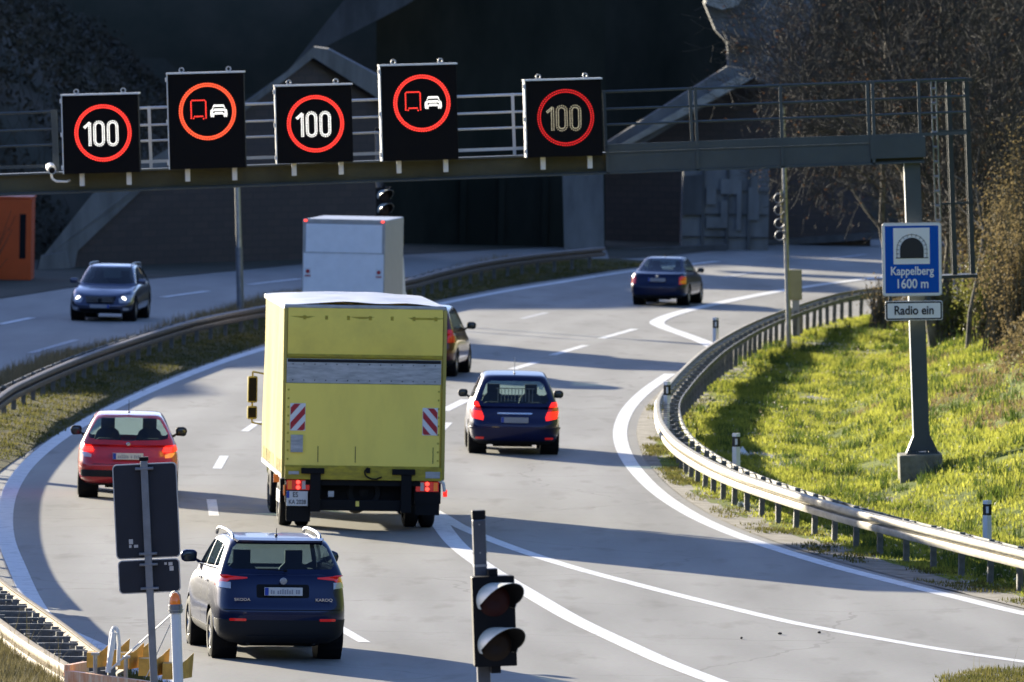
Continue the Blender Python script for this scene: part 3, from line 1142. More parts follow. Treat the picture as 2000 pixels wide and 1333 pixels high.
# brown undergrowth on the right bank
b, b3 = MB(), MB()
for _ in range(60000):
    y = rnd.uniform(205, 300)
    xr = xat(railR, y)
    x = rnd.uniform(xr + 5.6, y * .0488 + 1.4)
    if x < xr + 5.6:
        continue
    d = x - xr
    k = noise.noise(Vector((x * .6, y * .18, 11)))
    if d < 7.6 + k * 1.8:
        continue
    hh = rnd.random() * (0.35 + .7 * max(0, k) + .08 * d)
    (leaf(b, Vector((x, y, emb(x, y) + hh)), .05) if k < .12 or rnd.random() < .6 else leaf(b3, Vector((x, y, emb(x, y) + hh)), .055))
o = new('bank_undergrowth', b, 'brushleaf')
tag(o, 'brown and straw coloured undergrowth on the upper right bank', 'undergrowth', kind='stuff')
o = new('bank_ivy', b3, 'greenleaf')
tag(o, 'yellow green leafy ground cover patches on the upper right bank', 'ground cover', kind='stuff')


# ------------------------------------------------------------------ bare trees and shrubs
def tree(base, height, r0, label, name='bare_tree', lean=(0, 0), seed=1, depth=5, leaves=0.025, group=None, spread=1.0, stems=1, catg='tree', dens=.80):
    rr = random.Random(seed)
    tr, cr, lf = MB(), MB(), MB()
    cnt = [0]

    def grow(p, d, L, r, lev):
        segs = 4 if lev < 3 else 3
        pts = [p]
        for s_ in range(segs):
            d = (d + Vector((rr.gauss(0, .13), rr.gauss(0, .13), rr.gauss(0, .08) + (.05 if lev > 1 else .02)))).normalized()
            q = pts[-1] + d * (L / segs)
            ra, rb = r * (1 - .5 * s_ / segs), r * (1 - .5 * (s_ + 1) / segs)
            (tr if lev < 2 else cr).tube(pts[-1], q, max(.006, ra), max(.005, rb), 8 if lev == 0 else (5 if lev < 3 else 3), False)
            pts.append(q)
            if lev < depth and (s_ > 0 or lev > 0):
                for _ in range(2 if lev in (1, 2, 3) else 1 + (lev == 0)):
                    if rr.random() < dens:
                        a = rr.uniform(0, 6.28)
                        o_ = d.orthogonal().normalized()
                        o_ = Matrix.Rotation(a, 3, d) @ o_
                        nd = (d * rr.uniform(.55, 1.0) + o_ * rr.uniform(.6, 1.0) * spread).normalized()
                        grow(q, nd, L * rr.uniform(.45, .68), rb * .55, lev + 1)
            if lev >= depth - 1:
                cnt[0] += 1
                if rr.random() < leaves:
                    p_ = q + Vector((rr.gauss(0, .05), rr.gauss(0, .05), rr.gauss(0, .05)))
                    a, c = Vector((rr.gauss(0, .03), rr.gauss(0, .03), -.03)), Vector((rr.gauss(0, .03), rr.gauss(0, .03), .02))
                    lf.add([p_, p_ + a, p_ + a + c, p_ + c], [(0, 1, 2, 3)])
        if lev < depth:
            grow(pts[-1], d, L * .6, r * .5, lev + 1)

    t = thing(name, label, catg, Matrix.Translation(base), group)
    for k in range(stems):
        off = Vector((rr.gauss(0, .12), rr.gauss(0, .12), 0)) if stems > 1 else Vector((0, 0, 0))
        grow(off + Vector((0, 0, -.15)), Vector((lean[0] + (rr.gauss(0, .2) if stems > 1 else 0), lean[1] + (rr.gauss(0, .2) if stems > 1 else 0), 1)).normalized(),
             height * .5, r0 * (1 if k == 0 else .7), 0)
    new('trunk', tr, 'bark', t, smooth=3)
    c = new('crown', cr, 'twig', t)
    if lf.v:
        new('leaves', lf, 'brownleaf', c)
    return t


def gp3(x, y):
    return Vector((x, y, emb(x, y)))


def at(u, D):
    x = PD(u, 500, D).x
    return gp3(x, D)


tree(at(1845, 262), 11, .24, 'tall bare tree with dark multi-stemmed trunk behind the gantry column', seed=3, stems=3, lean=(-.03, 0), depth=5, dens=.74)
tree(at(1893, 248), 9, .07, 'slender pale bare tree curving beside the caged ladder', seed=8, lean=(.02, 0), depth=5, spread=.8)
tree(at(1985, 275), 11, .10, 'bare tree at the right edge with many pale twigs', seed=12, lean=(-.1, 0), depth=5, stems=2)
tree(at(1740, 315), 9.5, .12, 'bare thicket tree behind the signpost with rusty leaves', seed=21, depth=5, stems=2, leaves=.03, dens=.72)
tree(at(1770, 330), 9, .10, 'bare thicket tree with rusty leaves leaning towards the tunnel wall', seed=34, depth=5, stems=2, leaves=.03, lean=(-.28, 0), dens=.66)
tree(at(1925, 300), 10, .10, 'bare tree behind the caged ladder frame', seed=41, depth=5, stems=2, leaves=.04, dens=.75)
tree(at(1810, 335), 11, .12, 'farthest bare tree in the dark behind the tall one', seed=55, depth=5, stems=2, leaves=.05, dens=.72)


def shrub(base, h, r, label, seed, lm='brushleaf', n=2200, dens=.036):
    rr = random.Random(seed)
    st, lf = MB(), MB()
    for _ in range(60):
        a = rr.uniform(0, 6.28)
        tip = Vector((math.cos(a) * r * rr.random(), math.sin(a) * r * rr.random(), h * rr.uniform(.5, 1.05)))
        p = Vector((rr.gauss(0, .15), rr.gauss(0, .15), -.1))
        mid = p.lerp(tip, .5) + Vector((0, 0, .15 * h))
        st.tube(p, mid, .02, .014, 4, False)
        st.tube(mid, tip, .014, .005, 3, False)
        for _ in range(n // 60):
            k = rr.random() ** .7
            q = mid.lerp(tip, k) if rr.random() < .7 else p.lerp(mid, k)
            q = q + Vector((rr.gauss(0, .2), rr.gauss(0, .2), rr.gauss(0, .2)))
            nrm = Vector((rr.gauss(0, 1), rr.gauss(0, 1), rr.gauss(0, 1))).normalized()
            x = nrm.orthogonal().normalized() * dens * rr.uniform(.6, 1.3)
            y = nrm.cross(x) * .6
            lf.add([q + x, q + y, q - x, q - y], [(0, 1, 2, 3)])
    t = thing('shrub', label, 'shrub', Matrix.Translation(base), 'shrubs on the right bank')
    new('stems', st, 'bark', t)
    new('foliage', lf, lm, t)
    return t


for i, (u, D, h, r, lb, lm) in enumerate([
    (1990, 226, 3.0, 1.1, 'straw coloured bush at the right edge, nearest of the bank shrubs', 'brushleaf'),
    (1960, 238, 3.6, 1.2, 'tall brown bush at the right edge above the grass', 'brushleaf'),
    (2010, 246, 4.6, 1.4, 'highest brown bush on the right edge', 'brushleaf'),
    (1925, 252, 2.2, 1.0, 'bush with yellow green leaves right of the caged ladder', 'greenleaf'),
    (1955, 262, 3.8, 1.3, 'loose olive brown bush halfway up the right edge', 'brushleaf'),
    (1870, 262, 1.3, .8, 'low leafy bush at the foot of the caged ladder', 'greenleaf'),
    (1905, 275, 3.0, 1.2, 'brown bush behind the caged ladder', 'brushleaf'),
    (1800, 285, 1.6, 1.0, 'low brown bush right behind the tunnel sign', 'brushleaf'),
    (1720, 290, 1.5, .6, 'sparse twiggy bush left of the tunnel sign', 'brushleaf')]):
    base = at(u, D)
    shrub(base, h, r, lb, 100 + i, lm, n=400 if i == 8 else 3800)


# ------------------------------------------------------------------ guardrails
WPROF = [(0.00, .760), (0.02, .768), (0.095, .745), (.115, .70), (.10, .652), (.01, .640), (.01, .602), (.10, .590), (.115, .54), (.095, .475), (0.02, .452), (0.0, .46), (0.0, .50), (.06, .54), (-.03, .59), (-.03, .65), (.06, .70)]


def sweep(b, pts, prof, side):
    nn = normals2(pts)
    n = len(prof)
    vs = []
    for p, q in zip(pts, nn):
        for o_, z in prof:
            vs.append(Vector((p.x, p.y, z)) + q * o_ * side)
    fs = []
    for i in range(len(pts) - 1):
        for k in range(n):
            a, c = i * n + k, i * n + (k + 1) % n
            fs.append((a, c, c + n, a + n))
    fs += [tuple(range(n)), tuple(range((len(pts) - 1) * n, len(pts) * n))]
    b.add(vs, fs)


def guardrail(name, path, side, label, bm_, pm, post_side=1, dbl=None, step=2.0, cap=100, group=None, spacer=True, y0=None):
    """side: +1 faces the road on the right of the walking direction"""
    pts = resample(path, .5)
    t = thing(name, label, 'guardrail', Matrix.Translation((pts[0].x, pts[0].y, 0)), group)
    inv = -Vector((pts[0].x, pts[0].y, 0))
    lp = [p + inv for p in pts]
    b = MB()
    sweep(b, lp, WPROF, side)
    new('rail_beam', b, bm_, t, smooth=.8)
    nn = normals2(lp)
    if dbl:
        b = MB()
        q = [p - n_ * side * dbl for p, n_ in zip(lp, nn)]
        b2p = [(0, .70), (.03, .70), (.03, .60), (0, .60)]
        sweep(b, q, b2p, side)
        new('rear_beam', b, pm, t)
    post = MB()
    post.bb((-.05, -.03, -.25), (.05, .03, .74))
    post.bb((-.045, -.05, -.25), (.045, .05, .735))
    pme = post.mesh('post')
    pme.materials.append(M[pm])
    sp = MB()
    wds = dbl or .18
    sp.bb((0, -.09, .56), (wds, .09, .565))
    sp.bb((0, -.09, .69), (wds, .09, .70))
    sp.bb((wds - .005, -.09, .56), (wds + .003, .09, .70))
    sme = sp.mesh('spacer')
    sme.materials.append(M[pm])
    k = int(step / .5)
    idx = list(range(0, len(lp), k))[:cap]
    for i in idx:
        n_ = nn[i]
        o_ = bpy.data.objects.new('post', pme)
        C.objects.link(o_)
        o_.parent = t
        ang = math.atan2(-n_.y * side, -n_.x * side)
        off = -n_ * side * ((dbl or .12) * .5 + .05)
        o_.matrix_local = Matrix.Translation(lp[i] + off) @ Matrix.Rotation(ang, 4, 'Z') @ Matrix.Rotation(RAD(rnd.uniform(-1.5, 1.5)), 4, 'Y')
        if spacer:
            o_ = bpy.data.objects.new('spacer', sme)
            C.objects.link(o_)
            o_.parent = t
            o_.matrix_local = Matrix.Translation(lp[i] - n_ * side * .01) @ Matrix.Rotation(ang, 4, 'Z')
    return t


guardrail('guardrail', [p for p in railR if 148 < p.y < 330], -1, 'pale W-beam guardrail curving along the right side of the road below the grass bank', 'rail', 'postm', dbl=.42)
rl = [p for p in railL]
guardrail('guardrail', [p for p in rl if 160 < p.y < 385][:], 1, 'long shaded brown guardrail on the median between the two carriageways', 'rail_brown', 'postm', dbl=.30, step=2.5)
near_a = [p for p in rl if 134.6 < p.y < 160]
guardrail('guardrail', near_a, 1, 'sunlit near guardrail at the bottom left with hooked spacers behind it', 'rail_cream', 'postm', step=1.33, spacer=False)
near_b = cat([P(u, v, 0.75) * 1 for u, v in [(168, 1316), (110, 1283), (60, 1252), (0, 1209), (-60, 1165), (-130, 1105)]])
for p in near_b:
    p.z = 0
guardrail('guardrail', near_b, -1, 'rear guardrail half buried in scrubby grass at the bottom left corner', 'rail_cream', 'postm', step=2, spacer=False)
# hooked cross pieces between the two near rails
hk = thing('rail_spacer_row', 'row of dark hooked cross pieces between the two near rails at bottom left', 'rail braces', Matrix.Translation(near_a[0]))
na, nb = resample(near_a, .1), resample(near_b, .1)
for i in range(14):
    yb = 135.4 + i * 1.33
    pa = min(na, key=lambda p: abs(p.y - yb))
    pb = min(nb, key=lambda p: (p - pa).length)
    d = (pb - pa)
    d.normalize()
    b = MB()
    o0 = pa - near_a[0]
    q0 = o0 + d * .06 + Vector((0, 0, .72))
    q1 = o0 + d * ((pb - pa).length - .05) + Vector((0, 0, .66))
    b.bar(q0 + Vector((0, 0, -.16)), q1 + Vector((0, 0, -.16)), .10, .20)
    b.bar(q0, q0 + d * .55, .07, .03)
    b.bar(q0 + d * .55 + Vector((0, 0, .01)), q0 + d * .55 + Vector((0, 0, -.22)), .06, .03)
    b.bar(q0 + d * .14, q0 + d * .14 + Vector((0, 0, -.2)), .05, .03)
    new('cross_piece', b, 'postm', hk)

# ------------------------------------------------------------------ crash cushion
M_cc = Matrix.Translation(P(250, 1420))
cc = thing('crash_cushion', 'crash cushion with orange and white rail and yellow plates at the bottom left', 'crash cushion', M_cc)


def L_(u, v, D, M_=M_cc):
    return M_.inverted() @ PD(u, v, D)


DC = 131.0
b = MB()
for (u0, v0, u1, v1, hh) in [(131, 1312, 430, 1352, .17)]:
    a, c = L_(u0, v0, DC), L_(u1, v1, DC - 1.6)
    for dz in (0, -.20):
        b.bar(a + Vector((0, 0, dz - .06)), c + Vector((0, 0, dz - .06)), .10, .15)
new('side_rail', b, 'orangewhite', cc)
b = MB()
a, c = L_(131, 1310, DC), L_(168, 1303, DC + 2.6)
b.bar(a, c, .08, .14)
b.bar(L_(131, 1307, DC), L_(133, 1345, DC), .06, .06)
new('end_bracket', b, 'orangewhite', cc)
for (u, v, wd, hh) in [(178, 1290, .13, .26), (240, 1292, .15, .28), (285, 1304, .22, .30), (332, 1312, .22, .28)]:
    p = L_(u, v, DC)
    b = MB()
    hh *= .72
    b.box(p + Vector((0, .15, 0)), (wd * .85, .30, hh))
    b.prism([p + Vector((wd / 2, -.02, -hh / 2)), p + Vector((wd / 2 + .15, .5, -hh / 2)), p + Vector((wd / 2 + .17, .5, hh / 2 + .11)),
             p + Vector((wd / 2 + .08, .2, hh / 2 + .03)), p + Vector((wd / 2, -.02, hh / 2 - .02))], (.0, .03, 0))
    new('diaphragm', b, 'yellowplate', cc)
b = MB()
for (u, v) in [(222, 1284), (266, 1286)]:
    p = L_(u, v, DC + 1.4)
    b.prism([p + Vector((-.18, 0, -.12)), p + Vector((.18, 0, -.12)), p + Vector((.20, 0, .24)), p + Vector((.05, 0, .10)), p + Vector((-.16, 0, .05))], (0, .05, 0))
new('rear_diaphragm', b, 'yellowplate', cc)
for (u, v) in [(186, 1298), (246, 1304)]:
    p = L_(u, v, DC - .2)
    b = MB()
    b.tube(p - Vector((0, 0, .22)), p + Vector((0, 0, .12)), .028, n=10)
    b.box(p + Vector((0, 0, .13)), (.10, .10, .03))
    new('bolt_post', b, 'galv', cc)
b = MB()
lp = [L_(211, 1314, DC - .3), L_(216, 1250, DC - .3), L_(220, 1232, DC - .3), L_(224, 1226, DC - .3), L_(229, 1232, DC - .3), L_(232, 1255, DC - .3), L_(231, 1300, DC - .3)]
b.path(cat(lp, 5), .025, 8)
b.path([L_(211, 1314, DC - .35), L_(223, 1236, DC - .35)], .035, 8)
new('lifting_loop', b, 'white', cc)
b = MB()
b.tube(L_(216, 1308, DC - .4), L_(336, 1200, DC - 1), .012, n=5)
b.tube(L_(286, 1322, DC - .4), L_(336, 1212, DC - 1), .007, n=5)
new('guy_rope', b, 'white', cc)


# ------------------------------------------------------------------ leaning poles from two pixel points
def pole_frame(u0, v0, u1, v1, D):
    """matrix whose Z runs from the lower pixel (u1,v1) to the upper (u0,v0) at distance D; returns (matrix, length)"""
    a, c = PD(u1, v1, D), PD(u0, v0, D)
    z = (c - a)
    L = z.length
    z.normalize()
    y = Vector((0, 1, 0))
    x = y.cross(z).normalized()
    y = z.cross(x)
    return Matrix.Translation(a) @ Matrix((x, y, z)).transposed().to_4x4(), L


def ground_pole(u0, v0, u1, v1, D):
    """like pole_frame but prolonged down to the road plane"""
    m, L = pole_frame(u0, v0, u1, v1, D)
    z = m.to_3x3() @ Vector((0, 0, 1))
    ext = m.translation.z / z.z
    m.translation = m.translation - z * ext
    return m, L + ext


s_at = lambda D: FPX / D * 1.0

# signs seen from behind (bottom left)
m, L = ground_pole(281, 900, 301, 1333, 128)
s = s_at(128)
st = thing('road_sign', 'two dark grey sign backs, tall over small, on one grey pole at bottom left', 'road sign', m)


def rrect(b, cx, cz, wx, hz, r, y0, y1, n=5):
    pts = []
    for (sx, sz, a0) in ((1, 1, 0), (-1, 1, 90), (-1, -1, 180), (1, -1, 270)):
        for k in range(n + 1):
            a = RAD(a0 + 90 * k / n)
            pts.append(Vector((cx + sx * (wx / 2 - r) + r * math.cos(a), y0, cz + sz * (hz / 2 - r) + r * math.sin(a))))
    b.prism(pts, (0, y1 - y0, 0))
    return b


b = MB()
b.bb((-.045, -.05, -1), (.045, .05, L))
new('pole', b.mesh('pole', .012), 'polegrey', st)
b = MB()
b.bb((-.055, -.06, L), (.055, .06, L + .045))
new('cap', b, 'black', st)
for nm, vt, vb, cw, cxo in (('sign_plate', 906, 1092, 126, -.0), ('supplementary_plate', 1094, 1160, 121, .0)):
    zt, zb = L - (vt - 900) / s, L - (vb - 900) / s
    b = MB()
    rrect(b, cxo, (zt + zb) / 2, cw / s, zt - zb, .055, .052, .085)
    pl = new(nm, b, 'signrim', st)
    b = MB()
    rrect(b, cxo, (zt + zb) / 2, cw / s - .028, zt - zb - .028, .045, .044, .051)
    new('back_face', b, 'signback', pl)
    for q in (zt - .06, zb + .06):
        b = MB()
        b.bb((-.11, -.058, q - .015), (.11, .043, q + .015))
        b.tube((-.085, -.05, q), (-.085, -.08, q), .012)
        b.tube((.085, -.05, q), (.085, -.08, q), .012)
        new('clamp', b.mesh('clamp', .004), 'polegrey', pl)
b = MB()
for (u, v, q) in ((244, 1058, 'a'), (243, 1066, 'b'), (252, 1066, 'c')):
    pass
k, k2 = L - (1058 - 900) / s, L - (1106 - 900) / s
for x0, x1, z0, z1 in ((-.23, -.18, k - .03, k + .03), (-.23, -.20, k - .075, k - .04), (-.17, -.12, k - .075, k - .04),
                       (.25, .30, k2 - .075, k2 - .02), (.19, .22, k2, k2 + .03), (.24, .29, k2 - .01, k2 + .03)):
    b = MB()
    b.bb((x0, .040, z0), (x1, .0435, z1))
    new('sticker', b, 'signrim', st)

# small beacon
m, L = ground_pole(343, 1192, 348, 1333, 126)
s = s_at(126)
bt = thing('warning_beacon', 'white post topped by an orange warning beacon in a wire cage', 'beacon', m)
b = MB()
b.tube((0, 0, -.5), (0, 0, L), .062, n=20)
new('post', b, 'white', bt, smooth=.6)
b = MB()
b.lathe([(-.005, .0), (0, .085), (.09, .085), (.10, .075), (.10, 0)], (0, 0, L - .03), 'z', 20)
new('base', b, 'polegrey', bt, smooth=.6)
b = MB()
b.lathe([(0, .075), (.05, .075), (.10, .060), (.13, .035), (.14, 0)], (0, 0, L + .071), 'z', 20)
new('lamp_dome', b, 'orangelamp', bt, smooth=3)
b = MB()
for k in range(4):
    a = RAD(45 + 90 * k)
    b.path([Vector((math.cos(a) * r_, math.sin(a) * r_, L + z)) for r_, z in ((.095, -.04), (.095, .10), (.085, .17), (.05, .215), (0, .23))], .006, 5)
b.lathe([(-.004, .091), (-.004, .099), (.004, .099), (.004, .091)], (0, 0, L + .0), 'z', 20, True)
new('wire_cage', b, 'galv', bt)


# ------------------------------------------------------------------ traffic signals
def signal(name, m, L, z0, z1, wd, lens_z, lens_r, label, pole_w, xoff=0.0, group=None, skew=0.0, l0='lens_off'):
    t = thing(name, label, 'traffic light', m, group)
    b = MB()
    b.bb((-pole_w / 2, -pole_w / 2, -.5), (pole_w / 2, pole_w / 2, L - .09))
    new('pole', b.mesh('pole', .012), 'signalpole', t)
    b = MB()
    b.bb((-pole_w / 2 - .003, -pole_w / 2 - .003, L - .088), (pole_w / 2 + .003, pole_w / 2 + .003, L))
    new('pole_cap', b.mesh('cap', .01), 'black', t)
    b = MB()
    rrect(b, xoff, (z0 + z1) / 2, wd, z1 - z0, .012, -.32, -.13)
    b.bb((xoff - wd * .10, -.28, z1), (xoff + wd * .12, -.10, z1 + .07))
    b.bb((xoff - wd * .10, -.28, z0 - .07), (xoff + wd * .12, -.10, z0))
    b.bb((xoff - .05, -.14, z0 + .06), (xoff + .05, 0, z0 + .14))
    b.bb((xoff - .05, -.14, z1 - .14), (xoff + .05, 0, z1 - .06))
    hs = new('signal_head', b, 'black', t)
    for i, z in enumerate(lens_z):
        b = MB()
        b.lathe([(-.33, 0), (-.345, lens_r * .5), (-.34, lens_r * .8), (-.325, lens_r * .97)], (xoff, 0, z), 'y', 32)
        new('lens', b, l0 if i == 0 else 'lens_off2', t, smooth=3)
        b = MB()
        n = 34
        vs, fs = [], []
        for k in range(n + 1):
            a = RAD(-25 + 230 * k / n)
            depth = .08 + .30 * max(0, math.sin(RAD(-12 + 204 * k / n))) ** .8
            for rr, dd in ((lens_r * 1.03, 0), (lens_r * 1.12, depth), (lens_r * 1.145, depth), (lens_r * 1.07, 0)):
                vs.append((xoff + rr * math.cos(a) + dd * skew, -.322 - dd, z + rr * math.sin(a)))
        for k in range(n):
            for j in range(3):
                fs.append((4 * k + j, 4 * k + 4 + j, 4 * k + 5 + j, 4 * k + 1 + j))
        b.add(vs, fs)
        li = MB()
        li.add([(xoff + (p_[0] - xoff) * .985, p_[1] - .001, z + (p_[2] - z) * .985) for p_ in vs], [f for f in fs if f[0] % 4 == 0])
        b.lathe([(-.322, lens_r * .95), (-.335, lens_r * 1.0), (-.335, lens_r * 1.06), (-.322, lens_r * 1.1)], (xoff, 0, z), 'y', 32) if False else None
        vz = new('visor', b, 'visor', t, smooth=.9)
        new('visor_lining', li, 'black', vz)
    return t, hs


m, L = ground_pole(934, 997, 945, 1333, 104)
m = m @ Matrix.Rotation(RAD(5), 4, 'Z')
s = s_at(104)
zt, zb = L - (1124 - 997) / s, L - (1300 - 997) / s
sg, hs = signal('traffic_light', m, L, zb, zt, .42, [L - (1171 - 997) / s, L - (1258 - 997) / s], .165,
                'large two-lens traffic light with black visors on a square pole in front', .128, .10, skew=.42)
b = MB()
for z in (L - .14, L - .42):
    for x in (-.066, .066):
        b.tube((x, -.05, z), (x * 1.12, -.05, z), .008, n=6)
    b.tube((.0, -.066, z), (0, -.074, z), .008, n=6)
b.bb((-.066, -.068, L - .56), (.066, .066, L - .535))
new('bolts', b, 'galv', sg)

m, L = ground_pole(737, 250, 741, 480, 290)
s = s_at(290)
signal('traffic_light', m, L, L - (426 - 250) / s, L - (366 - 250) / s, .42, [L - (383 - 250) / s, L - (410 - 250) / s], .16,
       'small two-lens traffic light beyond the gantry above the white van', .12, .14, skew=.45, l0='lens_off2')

# thin posts behind
m, L = ground_pole(463, 340, 470, 606, 293)
t = thing('lamp_post', 'grey pole rising from the median behind the left guardrail', 'pole', m)
b = MB()
b.tube((0, 0, -.3), (0, 0, L), .085, .075, n=12)
new('pole', b, 'galv', t, smooth=.6)
b = MB()
b.tube((0, 0, -.3), (0, 0, 1.9), .105, .10, n=12)
new('base_sleeve', b, 'polegrey', t, smooth=.6)
m, L = pole_frame(1528, 200, 1541, 672, 274)
t = thing('signal_post', 'slim grey post behind the guardrail carrying signal lamps seen side-on', 'signal post', m)
b = MB()
b.tube((0, 0, -.4), (0, 0, L), .065, .055, n=12)
new('post', b, 'galv', t, smooth=.6)
s = s_at(274)
for v in (387, 410, 436, 460):
    z = (672 - v) / s
    b = MB()
    b.lathe([(-.10, .135), (.10, .135), (.10, .11), (-.10, .11)], (-.16, -.08, z), 'y', 20, True)
    b.bb((-.05, -.03, z - .02), (0, .03, z + .02))
    new('signal_lamp', b, 'polegrey', t)
b = MB()
b.bb((-.12, -.04, (470 - 300) / s + .9), (-.05, .10, (672 - 372) / s))
new('cable_box', b, 'beige_box', t)
pc = PD(1556, 585, 284)
m = Matrix.Translation((pc.x, 284, 0)) @ Matrix.Rotation(-.03, 4, 'Y')
s = s_at(284)
t = thing('control_box', 'beige control cabinet on a short stand behind the guardrail', 'cabinet', m)
zt = PD(1556, 527, 284).z
b = MB()
b.bb((-.175, -.15, zt - .82), (.175, .15, zt))
new('housing', b.mesh('housing', .02), 'beige_box', t)
b = MB()
b.bb((-.15, -.157, zt - .78), (.15, -.151, zt - .05))
new('door', b, 'beige_box', t)
b = MB()
b.bb((-.10, -.08, -.2), (.10, .08, zt - .82))
new('stand', b, 'galv', t)


# delineator posts
def delineator(u, v, D, hgt, label):
    p = PD(u, v, D)
    t = thing('delineator_post', label, 'delineator', Matrix.Translation(p) @ Matrix.Rotation(-.02, 4, 'Y'), 'white delineator posts behind the right guardrail')
    w2 = .075
    b = MB()
    prof = [(-w2, 0), (0, -.09), (w2, 0), (w2 * .6, .04), (-w2 * .6, .04)]
    b.prism([Vector((x, y, -.3)) for x, y in prof], (0, 0, hgt * .64 + .3))
    b.prism([Vector((x, y, hgt * .86)) for x, y in prof], (0, 0, hgt * .14))
    new('body', b, 'white', t)
    b = MB()
    b.prism([Vector((x * 1.01, y * 1.01, hgt * .60)) for x, y in prof], (0, 0, hgt * .30))
    new('black_band', b, 'signblack', t)
    b = MB()
    b.bb((-.022, -.095, hgt * .66), (.022, -.07, hgt * .84))
    new('reflector', b, 'signwhite', t)


delineator(1928, 1050, 178, .70 * .9, 'white delineator post nearest the camera behind the guardrail')
delineator(1438, 912, 197, .70 * .9, 'delineator post among the rail spacers at the start of the grass')
delineator(1303, 812, 222, .72, 'delineator post at the tightest bend of the guardrail')
delineator(1398, 672, 262, .66, 'farthest delineator post standing against the lay-by line')
for (u, v, z, lb) in ((1467, 694, .05, 'piece of white litter on the shaded grass below the post'), (1456, 890, .05, 'crumpled white litter beside the delineator post'),
                      (1448, 992, .05, 'small white scrap on the gritty shoulder')):
    p = P(u, v)
    p.z = emb(p.x, p.y) + .06
    b = MB()
    for _ in range(4):
        leaf(b, Vector((rnd.gauss(0, .05), rnd.gauss(0, .05), rnd.gauss(0, .02))), .14)
    o = new('litter', b, 'litter', matrix=Matrix.Translation(p))
    tag(o, lb, 'litter')
for (u, v, r, lb) in ((1523, 1240, .05, 'black rubber scrap on the road near the right branch line'), (1448, 1249, .03, 'smallest black scrap on the road'), (1600, 1238, .04, 'flat grey debris strip on the road')):
    b = MB()
    b.ball((0, 0, .02), (r * .7, r * 1.0, .018), 9, 5)
    tag(new('road_debris', b, 'rubber', matrix=Matrix.Translation(P(u, v)), smooth=.5), lb, 'debris')

# ------------------------------------------------------------------ sign gantry
DG = 200.0
MG = Matrix.Translation(PD(1000, 345, DG)) @ Matrix.Rotation(-.054, 4, 'Y')
MGi = MG.inverted()
sG = FPX / DG


def G(u, v, dy=0.0):
    """gantry-local point seen at pixel (u, v), dy metres behind the front plane of the beam"""
    q = MGi @ PD(u, v, DG + dy)
    q.y = dy
    return q


def gsp(u, dz, dy=0.0):
    """gantry-local: x from pixel column at beam height, z in metres above the beam's lower edge"""
    q = G(u, 345 - (u - 1000) * .0355, dy)
    return Vector((q.x, dy, dz))


gt = thing('sign_gantry', 'grey green steel gantry spanning the road with railed walkway and side column', 'gantry', MG)
xL, xR = G(-180, 380).x, G(1805, 320).x
BH = .36      # beam height
b = MB()
b.bb((xL, 0, 0), (xR, .06, .035))
b.bb((xL, -.16, -.02), (xR, .62, .012))
b.bb((xL, -.12, BH), (xR, .60, BH + .035))
new('beam_flanges', b, 'gantry', gt)
b = MB()
b.bb((xL, .02, .036), (xR, .05, BH - .002))
b.bb((xL, .50, .036), (xR, .53, BH - .002))
new('beam_web', b, 'gantry_ol', gt)
xs5 = G(1186, 300).x
b = MB()
b.bb((xs5, -.13, .014), (G(1700, 300).x, -.10, BH - .004))
for u in (1186, 1362, 1528, 1706):
    x = G(u, 300).x
    b.bb((x - .03, -.16, -.01), (x + .03, -.131, BH + .10))
b.bb((G(1700, 300).x, -.17, .09), (xR + .03, .60, BH + .12))
b.bb((xs5, -.15, BH + .037), (xR, -.12, BH + .19))
new('walkway_fascia', b, 'gantry', gt)
# railings
def railing(u0, u1, mm, y, name, posts, zoff=0):
    b = MB()
    a, c = G(u0, 300).x, G(u1, 300).x
    for z in (.64, .94, 1.27):
        b.tube((a, y, BH + z - .08 + zoff), (c, y, BH + z - .08 + zoff), .022 if z < 1.2 else .026, n=8)
    b.bb((a, y - .01, BH + .13), (c, y + .01, BH + .19))
    new(name, b, mm, gt)
    for u in posts:
        x = G(u, 300).x
        b = MB()
        b.bb((x - .03, y - .03, BH + .04), (x + .03, y + .03, BH + 1.22 + zoff))
        new('railing_post', b, mm, gt)


railing(270, 1030, 'lrail', .58, 'rear_railing', (292, 1005))
railing(1180, 1890, 'gantry', -.10, 'front_railing', (1184, 1352, 1362, 1528, 1698, 1708, 1798))
railing(-180, 112, 'gantry', -.10, 'front_railing', (-60, 106, 112))
# column
b = MB()
a, c = G(1781, 330), G(1799, 886)
zc = c.z
b.bb((a.x - .13, .0, zc + .12), (a.x + .16, .03, .0))
b.bb((a.x - .13, .40, zc + .12), (a.x + .16, .43, .0))
b.bb((a.x - .02, .0315, zc + .12), (a.x + .02, .3985, .0))
b.bb((a.x - .135, -.01, zc + .12), (a.x - .131, .44, -.02))
cb = new('column', b, 'gantry', gt)
b = MB()
b.bb((a.x - .145, -.012, zc + .3), (a.x - .136, .442, -.02))
new('column_side_plate', b, 'lrail', gt)
b = MB()
for k in (-1, 1):
    b.prism([Vector((a.x + .015 + k * .12, -.03, zc + .02)), Vector((a.x + .015 + k * .30, -.03, zc + .02)), Vector((a.x + .015 + k * .14, -.03, zc + .38))], (0, .5, 0))
b.bb((a.x - .30, -.12, zc - .01), (a.x + .33, .55, zc + .02))
for x in (-.22, -.08, .10, .25):
    b.tube((a.x + x, -.07, zc + .02), (a.x + x, -.07, zc + .09), .025, n=6)
b.prism([Vector((a.x - .14, -.025, zc + .04)), Vector((a.x + .17, -.025, zc + .04)), Vector((a.x + .17, -.025, zc + .42)), Vector((a.x - .14, -.025, zc + .42))], (0, .02, 0))
new('column_foot', b, 'gantry', gt)
b = MB()
b.bb((a.x - .44, -.35, zc - .95), (a.x + .38, .85, zc - .012))
